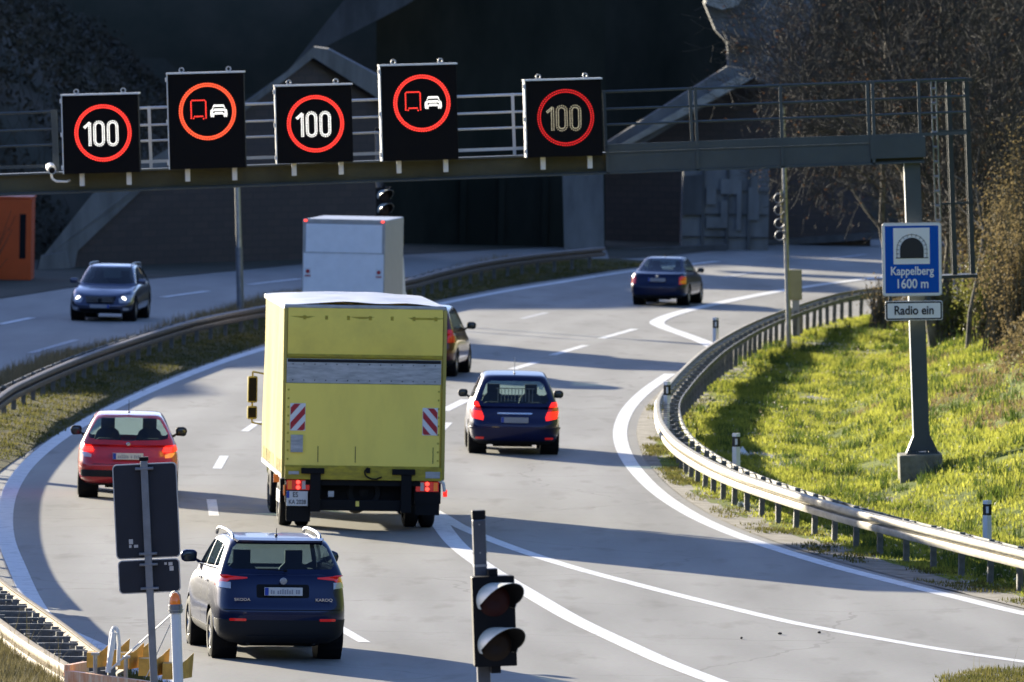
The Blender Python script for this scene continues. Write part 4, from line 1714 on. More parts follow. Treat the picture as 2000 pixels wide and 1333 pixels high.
new('concrete_base', b.mesh('base', .03), 'concbase', gt)
# caged ladder frame
b = MB()
for (u, v1) in ((1858, 540), (1893, 536)):
    q, r_ = G(u - 4, 160), G(u + 8, v1)
    b.bb((q.x - .045, .35, r_.z), (q.x + .045, .44, q.z))
    b.bb((q.x - .045, 1.0, r_.z), (q.x + .045, 1.05, q.z))
for v in (258, 400):
    q, r_ = G(1820, v), G(1902, v)
    b.bb((q.x, .30, q.z - .02), (r_.x, .34, q.z + .02))
q, r_ = G(1842, 542), G(1910, 542)
b.bb((q.x - .1, .0, q.z - .03), (r_.x, 1.05, q.z + .03))
q, r_ = G(1795, 160), G(1900, 158)
b.bb((q.x, .30, q.z - .03), (r_.x, .34, q.z + .03))
b.bb((q.x, 1.02, q.z - .03), (r_.x, 1.06, q.z + .03))
new('ladder_frame', b, 'gantrydark', gt)
b = MB()
q, r_ = G(1819, 160), G(1826, 432)
for x in (0, .09):
    b.tube((q.x + x, .2, r_.z), (q.x + x, .2, q.z), .018, n=6)
z = r_.z
while z < q.z:
    b.tube((q.x, .2, z), (q.x + .09, .2, z), .03, n=6)
    z += .28
new('ladder', b, 'polegrey', gt)
# median column just outside the frame on the left
b = MB()
x = G(-150, 380).x
b.bb((x - .15, .02, -6.4), (x + .15, .45, -.022))
new('column', b, 'gantry', gt)


# LED matrix signs
def dots(b, pts, r, y=-.004, n=6):
    for x, z in pts:
        vs = [(x, y - r * .55, z)]
        for k in range(n):
            a = 2 * math.pi * k / n
            vs.append((x + r * math.cos(a), y, z + r * math.sin(a)))
        b.add(vs, [(0, 1 + k, 1 + (k + 1) % n) for k in range(n)])
    return b


def poly_dots(pl, step, jitter=0):
    out = []
    for a, c in zip(pl, pl[1:]):
        L = math.hypot(c[0] - a[0], c[1] - a[1])
        n = max(1, round(L / step))
        out += [(a[0] + (c[0] - a[0]) * k / n, a[1] + (c[1] - a[1]) * k / n) for k in range(n)]
    out.append(pl[-1])
    return out


def capsule(cx, cz, wx, hz, n=8):
    r = wx / 2
    pts = [(cx + r * math.cos(RAD(180 * k / n)), cz + hz / 2 - r + r * math.sin(RAD(180 * k / n))) for k in range(n + 1)]
    pts += [(cx - r * math.cos(RAD(180 * k / n)), cz - hz / 2 + r - r * math.sin(RAD(180 * k / n))) for k in range(n + 1)]
    return pts + [pts[0]]


def led_sign(u0, v0, u1, v1, ring, kind, label, side_lit, dim=False):
    """pixel box of the face: (u0,v0) top left, (u1,v1) bottom right; ring centre pixel"""
    dy = -.62
    a = G(u0, v0, dy)
    wdt = (u1 - u0 - 6) / sG
    hgt = (v1 - v0) / sG
    org = MG @ Vector((a.x + .02, dy, a.z))
    m = Matrix.Translation(org) @ Matrix.Rotation(-.044, 4, 'Y') @ Matrix.Rotation(RAD(side_lit), 4, 'Z')
    t = thing('matrix_sign', label, 'LED sign', m, 'LED matrix signs on the gantry')
    b = MB()
    b.bb((0, .0, -hgt), (wdt, .40, 0))
    new('housing', b.mesh('housing', .012), 'panelblack', t)
    b = MB()
    b.bb((-.03, -.05, .0), (wdt + .02, .42, .03))
    new('top_cover', b, 'lrail', t)
    b = MB()
    b.bb((-.022, -.02, -hgt), (-.002, .40, -.005))
    for z in (-.10, -hgt * .5, -hgt + .12):
        b.bb((-.05, .02, z - .04), (-.023, .10, z + .04))
    new('sunlit_side', b, 'lrail', t)  # pale plate on the left only: the sunlit flank put into colour
    for x in (wdt * .18, wdt * .80):
        b = MB()
        b.lathe([(-.02, .03), (.02, .03), (.02, .055), (-.02, .055)], (x, .15, .075), 'y', 12, True)
        new('lifting_eye', b, 'galv', t)
        b = MB()
        b.bb((x - .045 + .06, .22, -hgt - .24), (x + .045 + .06, .34, -hgt - .001))
        new('mount_bracket', b, 'lrail', t)
    # artwork
    rx = (ring[0] - (u0 + u1) / 2) / sG + wdt / 2
    rz = -(ring[1] - (v0 + (u0 - ring[0]) * .0 )) / sG
    R_ = .515
    b = MB()
    pr = []
    for j, rr in enumerate((.487, .528)):
        n = 72
        pr += [(rx + rr * math.cos(2 * math.pi * (k + .5 * (j % 2)) / n), rz + rr * math.sin(2 * math.pi * (k + .5 * (j % 2)) / n)) for k in range(n)]
    if dim:
        pr = [p for p in pr if (p[0] - rx) ** 2 + (p[1] - rz) ** 2 < .535 ** 2]
    dots(b, pr, .0185 if not dim else .0155)
    new('red_ring', b, 'leddim' if dim else ('ledorange' if kind == 'truck' and side_lit > -4 and u0 < 500 else 'ledred'), t)
    if kind == '100':
        b = MB()
        pts = []
        dm = 'ledgold' if dim else 'ledwhite'
        for cx in (-.075, .185):
            pts = []
            for off in ((-.016, .016) if not dim else (-.02, .02)):
                pts += poly_dots(capsule(rx + cx, rz - .01, .165 + 2 * off, .44 + 2 * off), .031)
            new('numeral', dots(MB(), pts, .0125 if not dim else .011), dm, t)
        pts = []
        for off in ((-.016, .016) if not dim else (-.02, .02)):
            pts += poly_dots([(rx - .25 + off, rz + .185), (rx - .25 + off, rz - .23)], .031)
        pts += poly_dots([(rx - .36, rz + .12), (rx - .26, rz + .205)], .027)
        pts += poly_dots([(rx - .34, rz + .10), (rx - .26, rz + .17)], .027)
        dots(b, pts, .0125 if not dim else .011)
        new('numeral', b, dm, t)
    else:
        b = MB()
        cx, cz = rx - .175, rz + .04
        pts = poly_dots([(cx - .135, cz - .16), (cx - .135, cz + .15), (cx - .11, cz + .175), (cx + .12, cz + .175), (cx + .145, cz + .15), (cx + .145, cz - .16),
                         (cx + .10, cz - .175), (cx + .08, cz - .13), (cx - .07, cz - .13), (cx - .09, cz - .165), (cx - .135, cz - .16)], .033)
        dots(b, pts, .0135)
        new('truck_symbol', b, 'ledred', t)
        b = MB()
        cx, cz = rx + .215, rz + .0
        pts = poly_dots([(cx - .085, cz + .115), (cx + .085, cz + .115)], .026) + poly_dots([(cx - .095, cz + .095), (cx + .095, cz + .095)], .026)
        for s_ in (-1, 1):
            pts += poly_dots([(cx + s_ * .10, cz + .09), (cx + s_ * .125, cz + .03)], .026)
            pts += poly_dots([(cx + s_ * .145, cz + .015), (cx + s_ * .15, cz - .05)], .024) + poly_dots([(cx + s_ * .12, cz + .01), (cx + s_ * .125, cz - .05)], .024)
            pts += poly_dots([(cx + s_ * .10, cz - .075), (cx + s_ * .15, cz - .075)], .024) + poly_dots([(cx + s_ * .105, cz - .10), (cx + s_ * .14, cz - .10)], .024)
        pts += poly_dots([(cx - .10, cz + .015), (cx + .10, cz + .015)], .025) + poly_dots([(cx - .08, cz + .04), (cx + .08, cz + .04)], .025)
        pts += poly_dots([(cx - .10, cz - .05), (cx + .10, cz - .05)], .025) + poly_dots([(cx - .07, cz - .028), (cx + .07, cz - .028)], .025)
        dots(b, pts, .0125)
        new('car_symbol', b, 'ledwhite', t)
    return t


led_sign(119, 188, 273, 340, (200, 262), '100', 'leftmost 100 speed limit LED sign beside the small camera', -2)
led_sign(325, 146, 479, 331, (404, 220), 'truck', 'no overtaking by trucks LED sign with orange red ring, left one of two', -1)
led_sign(536, 170, 690, 320, (615, 244), '100', 'middle 100 speed limit LED sign, between the two truck signs', 3)
led_sign(741, 130, 895, 315, (823, 204), 'truck', 'no overtaking by trucks LED sign, the highest and right one of two', 5)
led_sign(1024, 159, 1178, 308, (1104, 232), '100', 'rightmost 100 LED sign with dim pale digits', 5, dim=True)

# camera on the gantry
m = Matrix.Translation(MG @ G(100, 332, -.5))
t = thing('surveillance_camera', 'small white surveillance camera on a curved arm at the left of the gantry', 'camera', m)
b = MB()
b.tube((-.02, .16, .05), (.02, -.12, -.01), .075, n=16)
b.tube((-.022, .05, .052), (.02, -.17, .005), .088, n=16, cap=False)
new('housing', b, 'white', t, smooth=.6)
b = MB()
b.tube((.021, -.121, -.01), (.022, -.135, -.012), .055, n=16)
new('lens', b, 'black', t)
b = MB()
b.path([Vector(q) for q in [(0, .05, -.06), (.02, .05, -.17), (.10, .05, -.22), (.30, .05, -.22), (.34, .3, -.2)]], .022, 8)
new('arm', b, 'white', t)

# tunnel sign on the column
m = Matrix.Translation(PD(1781, 507, DG - .35)) @ Matrix.Rotation(-.032, 4, 'Y')
t = thing('tunnel_sign', 'blue tunnel sign reading Kappelberg 1600 m on the gantry column', 'road sign', m)
W_, H_ = 116 / sG, 143 / sG
b = MB()
rrect(b, 0, 0, W_, H_, .06, -.03, .03)
new('frame', b, 'signrim', t)
b = MB()
rrect(b, 0, 0, W_ - .04, H_ - .04, .05, -.036, -.031)
new('white_border', b, 'signwhite', t)
b = MB()
rrect(b, 0, 0, W_ - .115, H_ - .115, .012, -.041, -.037)
new('blue_field', b, 'blue', t)
b = MB()
b.bb((-.35, -.046, -.09), (.34, -.042, .60))
pic = new('pictogram_panel', b, 'signwhite', t)


def arch(r, zb, y0, y1, hh):
    pts = [Vector((r * math.cos(RAD(180 * k / 20)), y0, hh + r * math.sin(RAD(180 * k / 20)))) for k in range(21)]
    pts += [Vector((-r, y0, zb)), Vector((r, y0, zb))]
    bb_ = MB()
    bb_.prism(pts, (0, y1 - y0, 0))
    return bb_


b = arch(.225, .03, -.056, -.052, .19)
new('tunnel_mouth', b, 'signblack', pic)
b = MB()
for k in range(21):
    a0, a1 = RAD(180 * k / 20), RAD(180 * (k + 1) / 20)
    if k < 20:
        b.bar((.285 * math.cos(a0), -.05, .19 + .285 * math.sin(a0)), (.285 * math.cos(a1), -.05, .19 + .285 * math.sin(a1)), .008)
for k in range(0, 11):
    a = RAD(18 * k)
    b.bar((.24 * math.cos(a), -.05, .19 + .24 * math.sin(a)), (.30 * math.cos(a), -.05, .19 + .30 * math.sin(a)), .008)
for s_ in (-1, 1):
    b.bar((s_ * .285, -.05, .03), (s_ * .285, -.05, .19), .008)
    for z in (.035, .11):
        b.bar((s_ * .24, -.05, z), (s_ * .30, -.05, z), .008)
b.bar((-.31, -.05, .028), (.31, -.05, .028), .012)
new('arch_stones', b, 'signblack', pic)
me = text_mesh('Kappelberg', .225, sx=.80, bold=.004)
me.transform(Matrix.Translation((0, -.044, -.225)))
new('lettering', me, 'signwhite', t)
me = text_mesh('1600 m', .245, sx=.85, bold=.004)
me.transform(Matrix.Translation((0, -.044, -.47)))
new('lettering', me, 'signwhite', t)
b = MB()
b.bb((-.40, .03, -.42), (.48, .07, -.36))
b.bb((-.40, .03, .36), (.48, .07, .42))
b.bb((.28, .0, -.80), (.34, .04, -.60))
b.bb((-.45, .0, -.80), (-.39, .04, -.60))
new('mounting_bar', b, 'gantry', t)
m = Matrix.Translation(PD(1785, 607, DG - .35)) @ Matrix.Rotation(-.032, 4, 'Y')
t = thing('supplementary_sign', 'small white plate reading Radio ein under the blue tunnel sign', 'road sign', m)
b = MB()
rrect(b, 0, 0, 112 / sG, 38 / sG, .04, -.03, .03)
new('frame', b, 'signrim', t)
b = MB()
rrect(b, 0, 0, 112 / sG - .03, 38 / sG - .03, .035, -.035, -.031)
new('black_border', b, 'signblack', t)
b = MB()
rrect(b, 0, 0, 112 / sG - .085, 38 / sG - .085, .02, -.040, -.036)
new('white_field', b, 'signwhite', t)
me = text_mesh('Radio ein', .235, sx=.86, bold=.005)
me.transform(Matrix.Translation((0, -.044, .0)))
new('lettering', me, 'signblack', t)


# ------------------------------------------------------------------ tunnel portal and walls in the background
def slab(name, px, D, th, mt, label=None, catg=None, kind=None, parent=None):
    pts = [PD(u, v, D(u) if callable(D) else D) for u, v in px]
    b = MB()
    b.prism(pts, (0, th, 0))
    o_ = new(name, b, mt, parent)
    if label:
        tag(o_, label, catg, None, kind)
    return o_


DW = lambda u: 335.5 + (u - 140) * .031
t = thing('retaining_wall', 'dark brick wing wall with pointed top and pale coping left of the tunnel mouth', 'wall', Matrix.Identity(4))
slab('brick_face', [(138, 560), (138, 500), (270, 372), (455, 232), (612, 112), (745, 190), (745, 525), (600, 530)], DW, 3, 'brick', parent=t)
slab('coping', [(66, 560), (75, 512), (180, 380), (470, 205), (560, 140), (612, 92), (640, 96), (760, 160), (760, 206), (612, 113), (455, 236), (272, 376), (150, 492), (138, 560)], lambda u: DW(u) - .6, 3.4, 'concrete', parent=t)
slab('buttress', [(66, 562), (80, 500), (128, 492), (145, 562)], lambda u: DW(u) - 1.3, .6, 'concrete', parent=t)
t = thing('tunnel_wall', 'dark wall of the tunnel mouth, shade put into its colour, between the two concrete wings', 'wall', Matrix.Identity(4))
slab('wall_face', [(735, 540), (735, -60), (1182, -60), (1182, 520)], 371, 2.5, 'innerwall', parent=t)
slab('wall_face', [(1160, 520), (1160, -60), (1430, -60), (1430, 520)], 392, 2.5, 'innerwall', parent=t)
b = MB()
for u in (900, 975, 1060):
    b.bb(PD(u, 330, 370.99), PD(u + 8, 520, 370.8))
new('wall_pilaster', b, 'innerwall', t)
slab('sloping_kerb', [(560, 142), (585, 118), (790, 12), (900, -60), (720, -60), (640, 40)], 366, 3, 'concdark', label='dark sloping concrete edge above the left wing wall', catg='wall')
t = thing('portal_wing', 'grey blue concrete wing and sloping coping right of the tunnel mouth', 'wall', Matrix.Identity(4))
slab('pier', [(1398, 60), (1420, 84), (1424, 140), (1500, 150), (1525, 170), (1560, 180), (1590, 0), (1590, -60), (1385, -60), (1376, 8)], 380, 3.2, 'concrete', parent=t)
slab('pier_cap', [(1378, 8), (1384, -30), (1470, -30), (1440, 12), (1410, 20)], 379, 1, 'conclight', parent=t)
slab('pier_rib', [(1412, 62), (1478, 78), (1468, 92), (1424, 86)], 378.6, 1.3, 'concdark', parent=t)
slab('coping', [(1180, 300), (1180, 282), (1420, 130), (1500, 140), (1540, 172), (1530, 182), (1472, 152), (1225, 300)], 378, 1.8, 'concrete', parent=t)
slab('coping_ledge', [(1198, 300), (1180, 316), (1180, 301), (1440, 150), (1472, 153)], 377.4, .6, 'conclight', parent=t)
slab('brick_face', [(1180, 505), (1180, 312), (1472, 152), (1545, 196), (1700, 196), (1700, 505)], 380.5, 2, 'brick', parent=t)
t = thing('concrete_abutment', 'weathered concrete abutment with recessed niches under the gantry on the right', 'wall', Matrix.Identity(4))
slab('wall_face', [(1330, 500), (1335, 328), (1503, 325), (1500, 498)], 372, 4, 'concrete', parent=t)
b = MB()
for (a, c, e, f) in ((1380, 366, 1398, 400), (1408, 350, 1440, 380), (1462, 366, 1482, 430), (1380, 425, 1408, 446), (1408, 392, 1420, 446), (1440, 352, 1447, 450)):
    b.bb(PD(a, c, 371.85), PD(e, f, 371.997))
new('niche', b, 'concrete', t)
b = MB()
for u_ in (1372, 1420, 1462):
    b.bb(PD(u_, 330, 371.88), PD(u_ + 2, 498, 371.9975))
for v_ in (372, 418, 462):
    b.bb(PD(1334, v_, 371.885), PD(1500, v_ + 1.5, 371.996))
new('joint', b, 'concdark', t)
slab('panel', [(1332, 420), (1334, 344), (1372, 342), (1370, 420)], 371.8, .15, 'concdark', parent=t)
tag(slab('pillar', [(1103, 520), (1098, 320), (1178, 320), (1181, 520)], 368, 1.4, 'concrete'), 'square concrete pillar standing at the end of the median', 'pillar')
tag(slab('parapet', [(1180, 505), (1180, 488), (1420, 478), (1420, 496)], 370, .6, 'concdark'), 'low dark parapet at the foot of the right portal wall', 'wall')
tag(slab('parapet', [(1500, 482), (1500, 470), (1740, 452), (1740, 466)], 380, .6, 'concdark'), 'low dark parapet along the far right roadside', 'wall')
tag(slab('unseen_shade_slab', [(560, -70), (560, -120), (1700, -120), (1700, -70)], 396, 34, 'concdark'), kind='structure')  # unseen slab above the frame, added to darken the portal
slab('side_wall', [(1500, 500), (1500, 300), (1900, 280), (1900, 480)], 398, 3, 'darkwall', 'dark wall in the shade behind the bare thicket', 'wall')

m = Matrix.Translation(P(20, 548))
t = thing('orange_container', 'bright orange metal container with dark slot at the left edge of the far road', 'container', m)
D_ = P(20, 548).y
s = s_at(D_)
z1 = (548 - 388) / s
b = MB()
b.bb((-1.4, 0, 0), ((60 - 20) / s, 2.2, z1))
new('body', b.mesh('body', .03), 'orange_box', t)
b = MB()
b.bb(((37 - 20) / s, -.02, (548 - 505) / s), ((49 - 20) / s, -.001, (548 - 418) / s))
new('door_slot', b, 'black', t)
b = MB()
b.bb((-1.42, -.03, z1), ((62 - 20) / s, 2.22, z1 + .06))
new('lid', b, 'orange_box', t)


# ------------------------------------------------------------------ vehicles
def half_ring(W, ya, yb, bul_r, bul_f, cr, cf, wtab=None):
    """half plan outline from the rear centre round the right side to the front centre"""
    pts = [(0, ya - bul_r), (.30 * W, ya - .93 * bul_r), (.60 * W, ya - .68 * bul_r), (.84 * W, ya - .1 * bul_r), (.965 * W, ya + cr * .42), (W, ya + cr)]
    n = 7
    for k in range(1, n):
        pts.append((W, (ya + cr) + (yb - cf - ya - cr) * k / n))
    pts += [(W, yb - cf), (.955 * W, yb - cf * .42), (.82 * W, yb + .1 * bul_f), (.60 * W, yb + .60 * bul_f), (.30 * W, yb + .90 * bul_f), (0, yb + bul_f)]
    if wtab:
        pts = [(x * interp(wtab, y), y) for x, y in pts]
    return pts


def loft(rows, cap_top=True, cap_bot=True):
    """rows: list of lists of half-outline points (x,y,z)"""
    K = len(rows[0])
    vs, fs = [], []
    N = 2 * K - 2
    for r in rows:
        vs += [Vector(p) for p in r] + [Vector((-p[0], p[1], p[2])) for p in reversed(r[1:-1])]
    for j in range(len(rows) - 1):
        for k in range(N):
            a, c = j * N + k, j * N + (k + 1) % N
            fs.append((a, c, c + N, a + N))
    for j, on in ((0, cap_bot), (len(rows) - 1, cap_top)):
        if not on:
            continue
        o_ = j * N
        for k in range(1, K - 2):
            fs.append((o_ + k, o_ + k + 1, o_ + N - k - 1, o_ + N - k))
        fs.append((o_, o_ + 1, o_ + N - 1))
        fs.append((o_ + K - 2, o_ + K - 1, o_ + K))
    return vs, fs


def subdiv(vs, fs, lev):
    me = bpy.data.meshes.new('t')
    me.from_pydata([tuple(v) for v in vs], [], fs)
    ob = bpy.data.objects.new('t', me)
    C.objects.link(ob)
    md = ob.modifiers.new('s', 'SUBSURF')
    md.levels = lev
    dg = bpy.context.evaluated_depsgraph_get()
    out = bpy.data.meshes.new_from_object(ob.evaluated_get(dg))
    bpy.data.objects.remove(ob)
    bpy.data.meshes.remove(me)
    return out


class Shell:
    def __init__(s, parts, lev=2):
        s.bm = bmesh.new()
        for vs, fs, drop in parts:
            me = subdiv(vs, fs, lev)
            t = bmesh.new()
            t.from_mesh(me)
            bmesh.ops.recalc_face_normals(t, faces=t.faces)
            if drop:
                kill = [f for f in t.faces if drop(f)]
                bmesh.ops.delete(t, geom=kill, context='FACES')
            m2 = bpy.data.meshes.new('u')
            t.to_mesh(m2)
            t.free()
            s.bm.from_mesh(m2)
            bpy.data.meshes.remove(m2)
            bpy.data.meshes.remove(me)
        s.lay = s.bm.faces.layers.int.new('reg')
        s.n = 0

    def cut(s, poly, ax, test, reg=None):
        bm = s.bm
        bm.normal_update()
        i, j = (1, 2) if ax == 'x' else (0, 2)
        cx = sum(p[0] for p in poly) / len(poly)
        cy = sum(p[1] for p in poly) / len(poly)
        lo = [min(p[0] for p in poly) - .02, min(p[1] for p in poly) - .02]
        hi = [max(p[0] for p in poly) + .02, max(p[1] for p in poly) + .02]

        def near(f):
            if not test(f):
                return False
            a = [v.co[i] for v in f.verts]
            c = [v.co[j] for v in f.verts]
            return max(a) > lo[0] and min(a) < hi[0] and max(c) > lo[1] and min(c) < hi[1]
        for a, c in zip(poly, poly[1:] + poly[:1]):
            d = (c[0] - a[0], c[1] - a[1])
            nrm = [0, 0, 0]
            nrm[i], nrm[j] = -d[1], d[0]
            co = [0, 0, 0]
            co[i], co[j] = a[0], a[1]
            fs = [f for f in bm.faces if near(f)]
            es = {e for f in fs for e in f.edges}
            vs = {v for f in fs for v in f.verts}
            if fs:
                bmesh.ops.bisect_plane(bm, geom=list(fs) + list(es) + list(vs), dist=1e-5, plane_co=co, plane_no=Vector(nrm).normalized())
        if reg is None:
            s.n += 1
            reg = s.n

        def inside(p):
            sg = 0
            for a, c in zip(poly, poly[1:] + poly[:1]):
                cr = (c[0] - a[0]) * (p[j] - a[1]) - (c[1] - a[1]) * (p[i] - a[0])
                if abs(cr) < 1e-9:
                    continue
                if sg == 0:
                    sg = 1 if cr > 0 else -1
                elif (cr > 0) != (sg > 0):
                    return False
            return True
        bm.normal_update()
        for f in bm.faces:
            if test(f) and inside(f.calc_center_median()):
                f[s.lay] = reg
        return reg

    def take(s, reg, proud=0.0, remove=False):
        fs = [f for f in s.bm.faces if f[s.lay] == reg]
        b = MB()
        if not fs:
            return b
        vid, nrm = {}, {}
        for f in fs:
            for v in f.verts:
                nrm[v] = nrm.get(v, Vector()) + f.normal
        for v in nrm:
            vid[v] = len(b.v)
            b.v.append(tuple(v.co + nrm[v].normalized() * proud))
        for f in fs:
            b.f.append(tuple(vid[v] for v in f.verts))
        if proud > 0:
            low = {}
            for v in nrm:
                low[v] = len(b.v)
                b.v.append(tuple(v.co - nrm[v].normalized() * .004))
            inset = set(fs)
            for f in fs:
                for l in f.loops:
                    e = l.edge
                    if sum(1 for g_ in e.link_faces if g_ in inset) == 1:
                        a, c = l.vert, l.link_loop_next.vert
                        b.f.append((vid[c], vid[a], low[a], low[c]))
        if remove:
            bmesh.ops.delete(s.bm, geom=fs, context='FACES')
        return b

    def finish(s, name):
        me = bpy.data.meshes.new(name)
        s.bm.to_mesh(me)
        s.bm.free()
        me.shade_smooth()
        return me


def msh(b, name, mt, parent, ang=.5):
    me = bpy.data.meshes.new(name)
    me.from_pydata(b.v, [], b.f)
    sm(me, ang)
    return new(name, me, mt, parent)


def wheel(parent, x, y, r, wd, side, rimr=.62):
    wroot_b = MB()
    wroot_b.lathe([(-wd / 2, r * .66), (-wd / 2 - .006, r * .82), (-wd / 2 + .02, r * .965), (-wd / 2 + .05, r), (wd / 2 - .05, r), (wd / 2 - .02, r * .965), (wd / 2 + .006, r * .82), (wd / 2, r * .66)], (x, y, r), 'x', 40, True)
    t = new('wheel', wroot_b, 'tyre', parent, smooth=.7)
    b = MB()
    xo = x + side * (wd / 2 - .012)
    b.lathe([(0, r * .67), (-side * .01, r * .60), (-side * .09, r * .56), (-side * .14, r * .1)], (xo, y, r), 'x', 32)
    for k in range(5):
        a = 2 * math.pi * k / 5
        for da in (-.12, .12):
            p = Vector((xo - side * .02, y + math.sin(a + da * .4) * r * .12, r + math.cos(a + da * .4) * r * .12))
            q = Vector((xo - side * .012, y + math.sin(a + da) * r * .63, r + math.cos(a + da) * r * .63))
            b.bar(p, q, .022, .045)
    b.lathe([(-side * .0, 0), (-side * .0, r * .12), (-side * .05, r * .17)], (xo - side * .005, y, r), 'x', 20)
    new('rim', b, 'rim', t, smooth=.6)
    return t


def mirror(parent, x, y, z, side, m, gl=True, w_=.20, h_=.14):
    b = MB()
    x -= side * .05
    cx_ = x + side * w_ * .55
    b.prism([Vector((cx_ + side * a_ * w_ * .5, y - .05, z + c_ * h_ * .5)) for a_, c_ in ((-.9, -.9), (-1, .55), (-.7, .95), (.35, 1), (.85, .7), (1, .1), (.85, -.7), (.5, -1))], (0, .13, 0))
    me_ = b.mesh('wing_mirror', .022)
    t = new('wing_mirror', me_, m, parent, smooth=1.1)
    b = MB()
    b.prism([Vector((x + side * .02, y - .02, z - h_ * .45)), Vector((x + side * .05, y - .02, z - h_ * .1)), Vector((x - side * .06, y - .02, z - h_ * .45)), Vector((x - side * .06, y - .02, z - h_ * .85))], (0, .05, 0))
    new('arm', b, m, t)
    b = MB()
    b.ball((cx_, y - .05, z), (w_ * .40, .012, h_ * .40), 14, 8)
    new('mirror_glass', b, 'mirrorglass', t, smooth=3)


def seat(parent, x, y, z, w_=.50, h_=.62, head=True, person=False):
    b = MB()
    b.prism([Vector((x + a_ * w_ / 2, y - .07, z + h_ * k_)) for a_, k_ in ((-1, 0), (1, 0), (1, .6), (.75, .9), (.45, 1), (-.45, 1), (-.75, .9), (-1, .6))], (0, .14, 0))
    b.ball((x, y + .25, z), (w_ / 2, .27, .09), 12, 6)
    t = new('seat', b, 'interior', parent, smooth=3)
    if head:
        b = MB()
        b.bb((x - .12, y - .05, z + h_ + .0), (x + .12, y + .05, z + h_ + .17))
        for s_ in (-.05, .05):
            b.tube((x + s_, y, z + h_ - .1), (x + s_, y, z + h_ + .1), .01, n=6)
        new('headrest', b.mesh('headrest', .045), 'interior', t, smooth=.8)


def person_head(parent, x, y, z):
    return None


